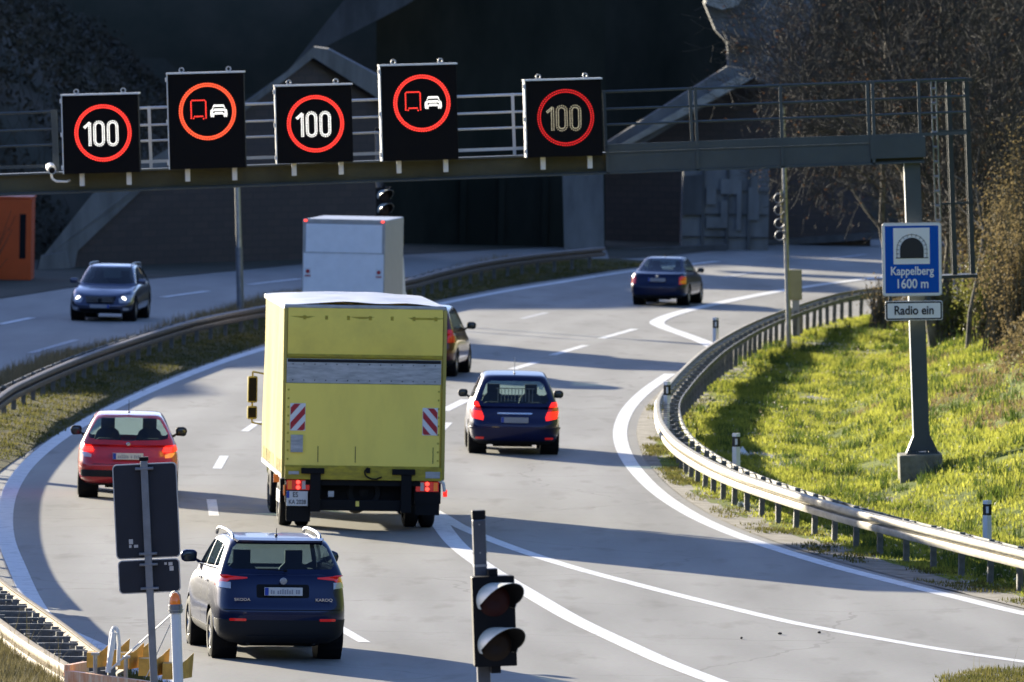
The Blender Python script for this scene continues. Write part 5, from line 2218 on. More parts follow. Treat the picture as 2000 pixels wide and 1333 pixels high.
def car(name, label, matrix, sp):
    """local frame: x right, y forward, z up, origin on the ground under the rear axle"""
    t = thing(name, label, sp.get('cat', 'car'), matrix)
    W, wb, ro, fo, zb = sp['W'], sp['wb'], sp['ro'], sp['fo'], sp['zb']
    ya, yb = -ro, wb + fo
    belt = sp['belt']          # table y -> z
    wtab = [(ya, .985), (ya + .9, 1.0), (wb * .8, 1.0), (yb - .4, .965), (yb, .93)]
    cr = sp.get('cr', .38)
    rows = []
    # fraction of height, width factor, rear inset, front inset
    RR = sp.get('rows') or [(0, .80, .20, .22), (.06, .93, .06, .10), (.16, .985, .015, .03), (.38, 1.0, 0, 0), (.50, 1.0, .0, .0), (.62, .995, .06, .05),
                            (.82, .975, .10, .12), (.95, .93, .15, .22), (1.0, .89, .19, .30)]
    for f, wf, ir, if_ in RR:
        hr = half_ring(W * wf, ya + ir, yb - if_, .09, .16, cr, .50, wtab)
        rows.append([(x, y, zb + (interp(belt, y) - zb) * f) for x, y in hr])
    gh = sp['gh']      # greenhouse: dict wb_, wt, yr0, yr1, yf0, yf1, zr
    zr = gh['zr']
    hr = half_ring(W * .80, ya + .35, yb - .6, .05, .12, .3, .4, wtab)
    rows.append([(x, y, interp(belt, y) + .012) for x, y in hr])

    def drop(f):
        c = f.calc_center_median()
        return f.normal.z > .6 and gh['yr0'] + .10 < c.y < gh['yf0'] - .12 and abs(c.x) < gh['wb'] - .04 and c.z > zb + .4
    low = loft(rows)
    grows = []
    bz = lambda y: interp(belt, y) - .05
    for f in (0, .10, .5, .86, .96, 1.0):
        k = f
        wy = gh['wb'] + (gh['wt'] - gh['wb']) * (k ** 1.15)
        if f > .9:
            wy -= (.035 if f < .99 else .14)
        y0 = gh['yr0'] + (gh['yr1'] - gh['yr0']) * (k ** gh.get('rp', 1.0)) + (.03 if f == .96 else 0) + (.12 if f == 1 else 0)
        y1 = gh['yf0'] + (gh['yf1'] - gh['yf0']) * k - (.05 if f == .96 else 0) - (.2 if f == 1 else 0)
        hr = half_ring(wy, y0, y1, gh.get('bul', .07), .14, .16, .22)
        pts = []
        for x, y in hr:
            zt = zr - gh.get('droop', .05) * max(0, 1 - (y - gh['yr1']) / 1.2) ** 1.5 - .05 * max(0, (y - gh['yf1'] + .7) / .9)
            z0 = bz(y)
            pts.append((x, y, z0 + (zt - z0) * (k if f < .96 else (.985 if f == .96 else 1.0)) + (.012 if f == 1 else 0)))
        grows.append(pts)
    gvs, gfs = loft(grows, True, False)
    sh = Shell([(low[0], low[1], drop), (gvs, gfs, None)])
    rear = lambda f: f.normal.y < -.12 and f.calc_center_median().y < .9
    rearw = lambda f: f.normal.y < -.12 and f.calc_center_median().z > interp(belt, f.calc_center_median().y) - .045 and f.calc_center_median().y < gh['yr1'] + .35
    front = lambda f: f.normal.y > .10
    windf = lambda f: f.normal.y > .15 and f.calc_center_median().z > interp(belt, f.calc_center_median().y) - .02 and abs(f.normal.x) < .75
    side = lambda s_: (lambda f: f.normal.x * s_ > .45)
    # wheel arches
    rw = sp.get('rw', .325)
    holes = []
    for y in (0, wb):
        for s_ in (-1, 1):
            poly = [(y + (rw + .045) * math.cos(2 * math.pi * k / 16), rw + (rw + .045) * math.sin(2 * math.pi * k / 16)) for k in range(16)]
            holes.append(sh.cut(poly, 'x', side(s_)))
    for h in holes:
        sh.take(h, remove=True)
    # glass
    G_ = []
    if 'rear_glass' in sp:
        G_.append(('rear_window', sh.cut(sp['rear_glass'], 'y', rearw), sp.get('glass', 'glass')))
    G_.append(('windscreen', sh.cut(sp['wind'], 'y', windf), 'glass'))
    for s_ in (-1, 1):
        for poly in sp['side_glass']:
            G_.append(('side_window', sh.cut(poly, 'x', lambda f, s_=s_: f.normal.x * s_ > .35 and f.calc_center_median().z > zb + .5), sp.get('glass', 'glass')))
    for nm, r_, mt in G_:
        b = sh.take(r_, 0, True)
        if b.v:
            g_ = msh(b, nm, mt, t, 1.2)
            if nm == 'rear_window' and sp.get('sticker'):
                bb_ = MB()
                bb_.box(sp['sticker'], (.07, .008, .07))
                new('window_sticker', bb_, 'signwhite', g_)
    # surface details
    for nm, mt, poly, where, pr in sp.get('decals', []):
        ts = {'rear': rear, 'front': front, 'left': side(-1), 'right': side(1)}[where]
        r_ = sh.cut(poly, 'x' if where in ('left', 'right') else 'y', ts)
        b = sh.take(r_, pr)
        if b.v:
            msh(b, nm, mt, t, .7)
    body = new('body', sh.finish('body'), sp['paint'], t)
    ws = sp.get('ww', .20)
    for y in (0, wb):
        for s_ in (-1, 1):
            wheel(t, s_ * (W - .012 - ws / 2), y, rw, ws, s_)
    b = MB()
    for y in (0, wb):
        for s_ in (-1, 1):
            b.lathe([(s_ * (W - .03), rw + .05), (s_ * (W - .36), rw + .05), (s_ * (W - .36), 0)], (0, y, rw), 'x', 24)
    b.bb((-W * .78, ya + .35, zb - .02), (W * .78, yb - .4, zb + .10))
    b.bb((-W * .45, ya + .25, zb - .05), (W * .40, ya + .7, zb + .05))
    new('underbody', b, 'black', t)
    if sp.get('exhaust'):
        b = MB()
        for x in sp['exhaust']:
            b.tube((x, ya + .12, zb), (x, ya + .6, zb), .03, n=10)
            b.ball((x, ya + .5, zb + .02), (.16, .25, .09), 12, 8)
        new('exhaust', b, 'blacktrim', t)
    for s_ in (-1, 1):
        mirror(t, s_ * (gh['wb'] + .05), gh['yf0'] - .45, sp.get('mz', 1.05), s_, sp.get('mirror', sp['paint']), w_=sp.get('mw', .20), h_=sp.get('mh', .14))
    # inside
    b = MB()
    b.bb((-W * .85, ya + .45, zb + .12), (W * .85, yb - 1.0, zb + .16))
    b.box((0, gh['yf0'] - .35, interp(belt, gh['yf0'] - .3) - .08), (W * 1.6, .5, .14))
    b.box((0, gh['yr0'] + .35, interp(belt, gh['yr0'] + .3) - .10), (W * 1.6, .45, .04))
    new('cabin_floor', b, 'interior', t)
    for s_ in (-1, 1):
        seat(t, s_ * .36, gh['yf0'] - 1.35, zb + .28, h_=sp.get('sh', .62))
        seat(t, s_ * .40, gh['yf0'] - 2.25, zb + .28, h_=sp.get('sh', .62) - .14, head=False)
    for nm, mt, fn, pr in sp.get('solids', []):
        b = MB()
        fn(b)
        new(nm, b, mt, t, smooth=.7)
    pl = sp.get('plate')
    if pl:
        x0, x1, z0, z1, y = pl
        b = MB()
        b.bb((x0, y, z0), (x1, y + .03, z1))
        p_ = new('number_plate', b, sp.get('platem', 'plate'), t)
        e = -.004 if not sp.get('plate_front') else .034
        b = MB()
        b.bb((x0 + .004, y + e, z0 + .004), (x0 + .055, y + e + .003, z1 - .004))
        new('blue_band', b, 'plateblue', p_)
        b = MB()
        rr = random.Random(int(x1 * 1000) + len(label))
        x = x0 + .085
        zc, h = (z0 + z1) / 2, (z1 - z0) * .30
        while x < x1 - .05:
            b.bb((x, y + e, zc - h), (x + .020, y + e + .003, zc + h * rr.uniform(.3, 1)))
            x += rr.choice((.032, .032, .032, .06))
        new('plate_marks', b, 'platesmear', p_)
    return t


def cm(u, v, th, sc=1.0, z=0):
    return Matrix.Translation(P(u, v)) @ Matrix.Rotation(-RAD(th), 4, 'Z') @ Matrix.Scale(sc, 4)


def mirx(poly):
    return [(-x, z) for x, z in reversed(poly)]


def rr2(x0, x1, z0, z1, r=.04, n=3):
    out = []
    for (cx, cz, a0) in ((x1 - r, z1 - r, 0), (x0 + r, z1 - r, 90), (x0 + r, z0 + r, 180), (x1 - r, z0 + r, 270)):
        for k in range(n + 1):
            a = RAD(a0 + 90 * k / n)
            out.append((cx + r * math.cos(a), cz + r * math.sin(a)))
    return out


def trap(xb, zb_, xt, zt, r=.05):
    """symmetric rounded trapezoid, half widths xb below and xt above"""
    return [(xb, zb_ + r), (xt + (xb - xt) * .12, zt - r), (xt - r, zt), (-xt + r, zt), (-xt - (xb - xt) * .12, zt - r), (-xb, zb_ + r), (-xb + r * 1.3, zb_), (xb - r * 1.3, zb_)]


# --- blue SUV
def suv_rail(s_):
    def f(b):
        pts = [Vector((s_ * .60, y, z)) for y, z in ((-.10, 1.56), (.02, 1.665), (.35, 1.70), (.9, 1.71), (1.5, 1.70), (1.8, 1.66), (1.9, 1.6))]
        b.path(cat(pts, 4), .022, 8)
    return f


def aerial(x, y, z, h=.10):
    def f(b):
        b.ball((x, y, z), (.022, .05, .018), 10, 6)
        b.tube((x, y, z), (x, y - h * .7, z + h), .006, .004, 6)
    return f


def wiper(x0, x1, y, z):
    def f(b):
        b.bar((x0, y, z), (x1, y - .01, z + .02), .018, .012)
        b.ball((x0, y, z), (.03, .02, .02), 8, 6)
    return f


def disc(x, y, z, r, mt=None):
    def f(b):
        b.lathe([(-.012, 0), (-.010, r * .8), (0, r)], (x, y, z), 'y', 20)
    return f


suv = dict(W=.915, wb=2.64, ro=.83, fo=.86, zb=.25, rw=.345, ww=.225, paint='steelblue', mz=1.28, mw=.23, mh=.17, cr=.42,
           belt=[(-.83, 1.19), (-.3, 1.22), (1.6, 1.18), (2.3, 1.10), (2.9, 1.02), (3.5, .86)],
           gh=dict(wb=.86, wt=.665, yr0=-.68, yr1=-.30, yf0=2.35, yf1=1.45, zr=1.665, bul=.06, droop=.03),
           rear_glass=trap(.735, 1.25, .63, 1.575, .05), wind=trap(.75, 1.16, .62, 1.60, .05),
           side_glass=[[(-.30, 1.27), (.12, 1.25), (.12, 1.55), (-.10, 1.54)], [(.16, 1.25), (1.02, 1.22), (1.02, 1.565), (.16, 1.555)], [(1.06, 1.22), (2.0, 1.19), (1.45, 1.54), (1.06, 1.565)]],
           glass='glassdark', sh=.72,
           decals=[('lower_cladding', 'blacktrim', [(-1.0, .20), (1.0, .20), (1.0, .57), (-1.0, .57)], 'rear', .006),
                   ('sill_cladding', 'blacktrim', [(.42, .2), (2.25, .2), (2.25, .42), (.42, .42)], 'left', .006),
                   ('sill_cladding', 'blacktrim', [(.42, .2), (2.25, .2), (2.25, .42), (.42, .42)], 'right', .006),
                   ('tail_light', 'redlamp', [(-.97, 1.17), (-.93, .97), (-.72, 1.09), (-.70, 1.155), (-.74, 1.165)], 'rear', .010),
                   ('tail_light', 'redlamp', mirx([(-.97, 1.17), (-.93, .97), (-.72, 1.09), (-.70, 1.155), (-.74, 1.165)]), 'rear', .010),
                   ('light_bar', 'redlamp', [(-.72, 1.10), (-.48, 1.125), (-.48, 1.14), (-.72, 1.155)], 'rear', .009),
                   ('light_bar', 'redlamp', mirx([(-.72, 1.10), (-.48, 1.125), (-.48, 1.14), (-.72, 1.155)]), 'rear', .009),
                   ('reversing_light', 'clearlamp', [(-.88, 1.0), (-.70, .985), (-.70, 1.07), (-.82, 1.07)], 'rear', .012),
                   ('reversing_light', 'clearlamp', mirx([(-.88, 1.0), (-.70, .985), (-.70, 1.07), (-.82, 1.07)]), 'rear', .012),
                   ('reflector', 'redlamp', rr2(-.72, -.50, .555, .59, .012), 'rear', .014),
                   ('reflector', 'redlamp', rr2(.50, .72, .555, .59, .012), 'rear', .014),
                   ('number_plate_recess', 'black', rr2(-.36, .36, .87, 1.05, .03), 'rear', .002),
                   ('panel_gap', 'black', [(-.80, .70), (.80, .70), (.80, .712), (-.80, .712)], 'rear', .001),
                   ('panel_gap', 'black', [(1.035, .45), (1.047, .45), (1.047, 1.17), (1.035, 1.17)], 'left', .001),
                   ('panel_gap', 'black', [(.30, .75), (.312, .75), (.312, 1.2), (.30, 1.2)], 'left', .001),
                   ('bumper_lip', 'blacktrim', rr2(-.50, .50, .28, .36, .02), 'rear', .02)],
           solids=[('roof_rail', 'galv', suv_rail(-1), 0), ('roof_rail', 'galv', suv_rail(1), 0), ('aerial', 'black', aerial(0, .05, 1.675), 0), ('rear_wiper', 'black', wiper(.04, -.34, -.73, 1.235), 0),
                   ('emblem', 'badge', disc(0, -.872, 1.10, .05), 0),
                   ('spoiler', 'steelblue', lambda b: b.prism([Vector((-.62, -.22, 1.625)), Vector((.62, -.22, 1.625)), Vector((.58, -.40, 1.60)), Vector((.3, -.46, 1.60)), Vector((-.3, -.46, 1.60)), Vector((-.58, -.40, 1.60))], (0, 0, .03)), 0),
                   ('door_handle', 'chrome', lambda b: b.ball((-.915, .45, 1.04), (.02, .09, .016), 10, 6), 0), ('door_handle', 'chrome', lambda b: b.ball((-.915, 1.25, 1.04), (.02, .09, .016), 10, 6), 0),
                   ('chrome_window_strip', 'chrome', lambda b: b.path([Vector((-.855, -.35, 1.245)), Vector((-.875, .5, 1.225)), Vector((-.865, 1.5, 1.205)), Vector((-.845, 2.0, 1.175))], .008, 5), 0)],
           exhaust=(-.45, .45), plate=(-.26, .26, .905, 1.015, -.905), rh=True)
suvo = car('suv', 'dark blue SUV with silver roof rails at the bottom, behind the sign backs', cm(536, 1285, -8.2, 1.035), suv)
for s_, tx in ((-1, 'SKODA'), (1, 'KAROQ')):
    me = text_mesh(tx, .055, sx=1.2, extrude=.003, bold=.001)
    me.transform(Matrix.Translation((s_ * .56, -.868, .845)))
    new('badge_lettering', me, 'chrome', suvo)

# --- red hatchback
red = dict(W=.865, wb=2.50, ro=.70, fo=.78, zb=.24, rw=.31, ww=.19, paint='redcar', mz=1.05, mw=.20, mh=.16, mirror='black', cr=.40,
           belt=[(-.70, .98), (-.3, 1.01), (1.6, .96), (2.2, .90), (2.7, .80), (3.3, .66)],
           gh=dict(wb=.80, wt=.565, yr0=-.62, yr1=-.15, yf0=2.55, yf1=1.35, zr=1.46, bul=.09, droop=.05),
           rear_glass=[(.67, 1.04), (.68, 1.10), (.53, 1.345), (.44, 1.372), (0, 1.385), (-.44, 1.372), (-.53, 1.345), (-.68, 1.10), (-.67, 1.04), (-.55, 1.015), (0, 1.0), (.55, 1.015)],
           wind=trap(.70, .97, .52, 1.40, .05),
           side_glass=[[(-.1, 1.06), (.95, 1.02), (.95, 1.37), (.2, 1.37)], [(1.0, 1.02), (2.1, .98), (1.35, 1.34), (1.0, 1.37)]],
           decals=[('bumper_strip', 'blacktrim', rr2(-.80, .80, .385, .50, .03), 'rear', .010),
                   ('tail_light', 'redlit', [(-.85, .84), (-.74, .80), (-.60, .80), (-.575, .84), (-.63, .915), (-.80, .925)], 'rear', .012),
                   ('tail_light', 'redlit', mirx([(-.85, .84), (-.74, .80), (-.60, .80), (-.575, .84), (-.63, .915), (-.80, .925)]), 'rear', .012),
                   ('reversing_light', 'clearlamp', [(-.80, .795), (-.74, .72), (-.63, .71), (-.62, .76), (-.70, .795)], 'rear', .010),
                   ('indicator', 'orangelit', mirx([(-.80, .795), (-.74, .72), (-.63, .71), (-.62, .76), (-.70, .795)]), 'rear', .010),
                   ('panel_gap', 'black', [(-.62, .595), (.62, .595), (.62, .605), (-.62, .605)], 'rear', .001),
                   ('lower_trim', 'blacktrim', [(-1.0, .15), (1.0, .15), (1.0, .27), (-1.0, .27)], 'rear', .006),
                   ('door_mirror_base', 'black', rr2(1.95, 2.1, .97, 1.05, .02), 'left', .004)],
           solids=[('aerial', 'black', aerial(0, .0, 1.462, .22), 0), ('emblem', 'chrome', disc(0, -.735, .945, .035), 0),
                   ('lamp_core', 'redhot', lambda b: [b.ball((s_ * x, -.60 - .11 * (1 - abs(x - .6)), z), (.010, .008, .008), 6, 4) for s_ in (-1, 1) for x in (.61, .64, .67, .70, .73) for z in (.83, .86, .89)], 0)],
           plate=(-.26, .26, .685, .795, -.795))
car('hatchback', 'red hatchback with lit tail lights, partly hidden behind the grey sign backs', cm(249, 972, -2.0, 1.07), red)

# --- dark blue compact hatchback
blu = dict(W=.875, wb=2.57, ro=.66, fo=.66, zb=.20, rw=.31, ww=.19, paint='royal', mz=1.05, mw=.19, mh=.15, mirror='black', cr=.40,
           belt=[(-.66, .97), (-.3, 1.0), (1.6, .98), (2.3, .95), (2.8, .84), (3.2, .66)],
           gh=dict(wb=.82, wt=.60, yr0=-.60, yr1=-.32, yf0=2.75, yf1=1.35, zr=1.555, bul=.06, droop=.06),
           rear_glass=[(.60, .98), (.645, 1.05), (.545, 1.34), (.46, 1.40), (-.46, 1.40), (-.545, 1.34), (-.645, 1.05), (-.60, .98)],
           wind=trap(.72, 1.02, .55, 1.47, .05),
           side_glass=[[(-.25, 1.10), (.10, 1.07), (.10, 1.43), (-.10, 1.40)], [(.15, 1.06), (.98, 1.03), (.98, 1.47), (.15, 1.45)], [(1.03, 1.03), (2.1, 1.0), (1.40, 1.43), (1.03, 1.47)]],
           decals=[('tail_light', 'redlit', [(-.86, .90), (-.80, .69), (-.60, .655), (-.585, .72), (-.66, .92), (-.70, 1.0), (-.80, 1.01)], 'rear', .014),
                   ('tail_light', 'redlit', mirx([(-.86, .90), (-.80, .69), (-.60, .655), (-.585, .72), (-.66, .92), (-.70, 1.0), (-.80, 1.01)]), 'rear', .014),
                   ('lamp_band', 'redlamp', [(-.84, .90), (-.82, .83), (-.62, .82), (-.65, .90)], 'rear', .018),
                   ('lamp_band', 'redlamp', mirx([(-.84, .90), (-.82, .83), (-.62, .82), (-.65, .90)]), 'rear', .018),
                   ('chrome_strip', 'chrome', rr2(-.33, .33, .772, .80, .01), 'rear', .022),
                   ('bumper_crease', 'royal', [(-.95, .495), (-.55, .495), (-.50, .515), (-.95, .535)], 'rear', .03),
                   ('bumper_crease', 'royal', mirx([(-.95, .495), (-.55, .495), (-.50, .515), (-.95, .535)]), 'rear', .03),
                   ('reflector', 'redlamp', rr2(-.74, -.58, .30, .34, .015), 'rear', .008), ('reflector', 'redlamp', rr2(.58, .74, .30, .34, .015), 'rear', .008),
                   ('lower_trim', 'blacktrim', [(-1.0, .1), (1.0, .1), (1.0, .27), (-1.0, .27)], 'rear', .006)],
           solids=[('aerial', 'signwhite', aerial(0, .05, 1.545, .30), 0),
                   ('luggage_guard', 'polegrey', lambda b: [b.bar((-.30 + .066 * k, .25, .98), (-.30 + .066 * k, .25, 1.22), .012) for k in range(11)] + [b.bar((-.33, .25, 1.23), (.40, .25, 1.23), .016)], 0)],
           sticker=(.50, -.42, 1.28), plate=(-.26, .26, .615, .72, -.752), platem='platesmear')
car('hatchback', 'dark blue compact hatchback with bright red tail lights right of the yellow truck', cm(1002, 886, -1.6, 1.06), blu)

# --- maroon car half hidden behind the truck
mar = dict(W=.86, wb=2.6, ro=.75, fo=.8, zb=.22, rw=.32, ww=.20, paint='maroon', mz=1.12, mw=.22, mh=.17, mirror='black',
           belt=[(-.75, 1.05), (-.3, 1.07), (1.6, 1.0), (2.3, .95), (2.9, .85), (3.4, .7)],
           gh=dict(wb=.80, wt=.62, yr0=-.66, yr1=-.35, yf0=2.6, yf1=1.4, zr=1.64, bul=.06, droop=.05),
           rear_glass=trap(.66, 1.08, .56, 1.50), wind=trap(.70, 1.05, .55, 1.55),
           side_glass=[[(-.25, 1.13), (.10, 1.11), (.10, 1.52), (-.1, 1.50)], [(.15, 1.1), (.98, 1.08), (.98, 1.54), (.15, 1.53)], [(1.03, 1.07), (2.1, 1.04), (1.45, 1.50), (1.03, 1.54)]],
           glass='glassdark',
           decals=[('tail_light', 'redlamp', [(-.86, 1.1), (-.84, .80), (-.68, .80), (-.68, 1.1)], 'rear', .012),
                   ('tail_light', 'redlamp', mirx([(-.86, 1.1), (-.84, .80), (-.68, .80), (-.68, 1.1)]), 'rear', .012),
                   ('lower_trim', 'blacktrim', [(-1.0, .1), (1.0, .1), (1.0, .4), (-1.0, .4)], 'rear', .006)],
           plate=(-.26, .26, .615, .72, -.85))
car('people_carrier', 'maroon car mostly hidden behind the right side of the yellow truck', cm(822, 734, 6.3, 1.03), mar)

# --- navy saloon in the distance
pas = dict(W=.86, wb=2.70, ro=1.05, fo=.9, zb=.24, rw=.32, ww=.20, paint='navy', mz=1.02, mw=.20, mh=.14, mirror='black', cr=.40,
           belt=[(-1.05, .96), (-.5, 1.02), (0, 1.0), (1.6, .96), (2.4, .93), (3.0, .84), (3.6, .66)],
           gh=dict(wb=.78, wt=.58, yr0=-.55, yr1=.35, yf0=2.55, yf1=1.55, zr=1.46, bul=.08, droop=.05),
           rear_glass=[(.62, 1.05), (.63, 1.10), (.50, 1.36), (.40, 1.39), (-.40, 1.39), (-.50, 1.36), (-.63, 1.10), (-.62, 1.05)], wind=trap(.68, 1.0, .52, 1.40),
           side_glass=[[(-.2, 1.06), (.12, 1.04), (.12, 1.30)], [(.16, 1.04), (1.05, 1.01), (1.05, 1.38), (.16, 1.31)], [(1.10, 1.01), (2.1, .99), (1.5, 1.36), (1.10, 1.39)]],
           glass='glassdark',
           decals=[('tail_light', 'redlamp', [(-.88, .88), (-.86, .67), (-.66, .66), (-.66, .86), (-.70, .90)], 'rear', .012),
                   ('tail_light', 'redlamp', mirx([(-.88, .88), (-.86, .67), (-.66, .66), (-.66, .86), (-.70, .90)]), 'rear', .012),
                   ('lamp_band', 'orangelamp', mirx([(-.84, .78), (-.84, .69), (-.68, .68), (-.68, .77)]), 'rear', .018),
                   ('panel_gap', 'black', [(-.80, .60), (.80, .60), (.80, .61), (-.80, .61)], 'rear', .001),
                   ('lower_trim', 'blacktrim', [(-1.0, .1), (1.0, .1), (1.0, .33), (-1.0, .33)], 'rear', .006)],
           solids=[('emblem', 'chrome', disc(0, -1.09, .90, .05), 0), ('aerial', 'black', aerial(0, .6, 1.465, .08), 0)],
           exhaust=(-.42,), plate=(-.26, .26, .735, .845, -1.125), platem='platesmear')
car('saloon_car', 'navy saloon driving away in the distance beside the lay-by', cm(1292, 596, 9.0, .97), pas)

# --- oncoming estate
est = dict(W=.885, wb=2.76, ro=.95, fo=.82, zb=.22, rw=.32, ww=.20, paint='estate', mz=1.03, mw=.22, mh=.15, mirror='estate',
           belt=[(-.95, .96), (0, 1.0), (1.6, .96), (2.2, .93), (2.7, .88), (3.2, .80), (3.58, .66)],
           gh=dict(wb=.80, wt=.60, yr0=-.85, yr1=-.45, yf0=2.45, yf1=1.55, zr=1.47, bul=.06, droop=.05),
           rear_glass=trap(.64, 1.03, .52, 1.36), wind=[(.74, 1.0), (.58, 1.385), (.50, 1.41), (-.50, 1.41), (-.58, 1.385), (-.74, 1.0), (-.5, .97), (.5, .97)],
           side_glass=[[(-.45, 1.08), (.12, 1.06), (.12, 1.36), (-.25, 1.34)], [(.16, 1.04), (1.05, 1.01), (1.05, 1.39), (.16, 1.37)], [(1.10, 1.01), (2.05, .99), (1.5, 1.36), (1.10, 1.39)]],
           glass='glassdark',
           decals=[('grille', 'black', [(-.42, .66), (-.36, .48), (.36, .48), (.42, .66)], 'front', .008),
                   ('headlight', 'clearlamp', [(-.84, .70), (-.80, .52), (-.52, .49), (-.48, .60), (-.62, .70)], 'front', .010),
                   ('headlight', 'clearlamp', mirx([(-.84, .70), (-.80, .52), (-.52, .49), (-.48, .60), (-.62, .70)]), 'front', .010),
                   ('air_intake', 'black', rr2(-.55, .55, .24, .34, .03), 'front', .008),
                   ('fog_light', 'clearlamp', rr2(-.74, -.60, .30, .37, .03), 'front', .012), ('fog_light', 'clearlamp', rr2(.60, .74, .30, .37, .03), 'front', .012)],
           solids=[('headlamp_beam', 'headlit', lambda b: [b.ball((s_ * .60, 3.46, .585), (.080, .05, .080), 16, 10) for s_ in (-1, 1)], 0),
                   ('grille_bar', 'chrome', lambda b: [b.bb((-.38, 3.70, z), (.38, 3.73, z + .014)) for z in (.53, .585, .635)], 0),
                   ('emblem', 'blacktrim', lambda b: b.lathe([(.03, 0), (.028, .05), (.02, .06)], (0, 3.72, .58), 'y', 18), 0),
                   ('roof_rail', 'galv', lambda b: b.path(cat([Vector((-.57, y, z)) for y, z in ((-.5, 1.40), (-.35, 1.475), (.5, 1.50), (1.3, 1.49), (1.55, 1.43))], 4), .018, 6), 0), ('roof_rail', 'galv', lambda b: b.path(cat([Vector((.57, y, z)) for y, z in ((-.5, 1.40), (-.35, 1.475), (.5, 1.50), (1.3, 1.49), (1.55, 1.43))], 4), .018, 6), 0)],
           plate=(-.26, .26, .36, .45, 3.72), plate_front=True, platem='platesmear')
pf = P(203, 626)
M_e = Matrix.Translation(pf) @ Matrix.Rotation(-RAD(180 + 5.0), 4, 'Z') @ Matrix.Scale(1.02, 4) @ Matrix.Translation((0, -2.76, 0))
car('estate_car', 'blue grey estate car with headlights on, coming along the opposite road', M_e, est)


# ------------------------------------------------------------------ white box van
vanm = cm(677, 675, 5.6, 1.0)
t = thing('box_van', 'white box van with grey side driving ahead of the yellow truck', 'van', vanm)
Wv, Zv, yv = 1.06, 3.27, -1.0
b = MB()
b.bb((-Wv, yv, .95), (Wv, yv + 4.4, Zv))
new('cargo_box', b.mesh('box', .03), 'vanside', t)
b = MB()
b.bb((-Wv + .07, yv - .03, 2.42), (Wv - .07, yv - .002, Zv - .12))
new('upper_door_panel', b.mesh('p', .012), 'vanwhite', t)
b = MB()
b.bb((-Wv + .02, yv - .05, 1.0), (Wv - .02, yv - .002, 2.38))
b.bb((-Wv + .02, yv - .06, 2.375), (Wv - .02, yv - .05, 2.40))
new('tail_lift_panel', b.mesh('p', .01), 'vanwhite', t)
b = MB()
b.bb((-Wv - .01, yv - .025, Zv - .075), (Wv + .01, yv - .001, Zv + .012))
b.bb((-Wv - .006, yv - .02, 1.0), (-Wv + .05, yv - .003, Zv - .08))
b.bb((Wv - .05, yv - .02, 1.0), (Wv + .006, yv - .003, Zv - .08))
new('rear_frame', b, 'galv', t)
for s_ in (-1, 1):
    b = MB()
    b.ball((s_ * (Wv - .06), yv - .035, Zv - .035), (.045, .02, .03), 12, 8)
    new('marker_lamp', b, 'redhot', t, smooth=3)
    b = MB()
    b.bb((s_ * (Wv - .14) - .08, yv - .062, 1.78), (s_ * (Wv - .14) + .08, yv - .052, 2.02))
    pl = new('warning_plate', b, 'signwhite', t)
    b = MB()
    b.ball((s_ * (Wv - .14), yv - .066, 1.93), (.05, .006, .05), 12, 6)
    b.bb((s_ * (Wv - .14) - .07, yv - .068, 1.80), (s_ * (Wv - .14) + .07, yv - .063, 1.83))
    new('red_mark', b, 'hazred', pl)
    b = MB()
    b.bb((s_ * (Wv - .16) - .12, yv - .02, .78), (s_ * (Wv - .16) + .12, yv + .04, .92))
    new('tail_light', b, 'redlamp', t)
b = MB()
for k_ in (.25, .55, .8):
    b.bb((-Wv * .9 + 2 * Wv * .9 * k_, yv - .066, 1.02), (-Wv * .9 + 2 * Wv * .9 * k_ + .015, yv - .0605, 1.12))
for x_ in (-.75, .75):
    b.bb((x_ - .05, yv - .075, 1.0), (x_ + .05, yv - .061, 1.10))
b.bb((-Wv + .04, yv - .045, 2.395), (Wv - .04, yv - .031, 2.425))
new('hinges', b, 'galv', t)
b = MB()
b.bb((-.95, yv + .05, .55), (.95, yv + 4.6, .94))
b.bb((-1.0, yv, .42), (1.0, yv + .08, .54))
new('chassis', b, 'black', t)
b = MB()
b.prism([Vector((-.98, 3.45, .45)), Vector((-.98, 5.6, .45)), Vector((-.98, 5.65, 1.1)), Vector((-.98, 4.9, 1.35)), Vector((-.98, 4.3, 2.25)), Vector((-.98, 3.45, 2.3))], (1.96, 0, 0))
new('cab', b.mesh('cab', .08), 'vanwhite', t, smooth=.6)
for y in (0, 3.7 + .9):
    for s_ in (-1, 1):
        wheel(t, s_ * .88, y, .35, .22, s_)

# ------------------------------------------------------------------ yellow truck
TM = cm(694, 1028, -4.6, 1.0)
t = thing('truck', 'dirty yellow curtain-sided truck with folded tail lift and striped warning boards', 'truck', TM)
yr, yl, Wt = -1.75, 6.2, 1.385
ZT = 3.93
b = MB()
b.bb((-Wt + .03, yr + .03, .98), (Wt - .03, yr + yl, ZT - .12))
new('load_frame', b, 'truckyellow', t)
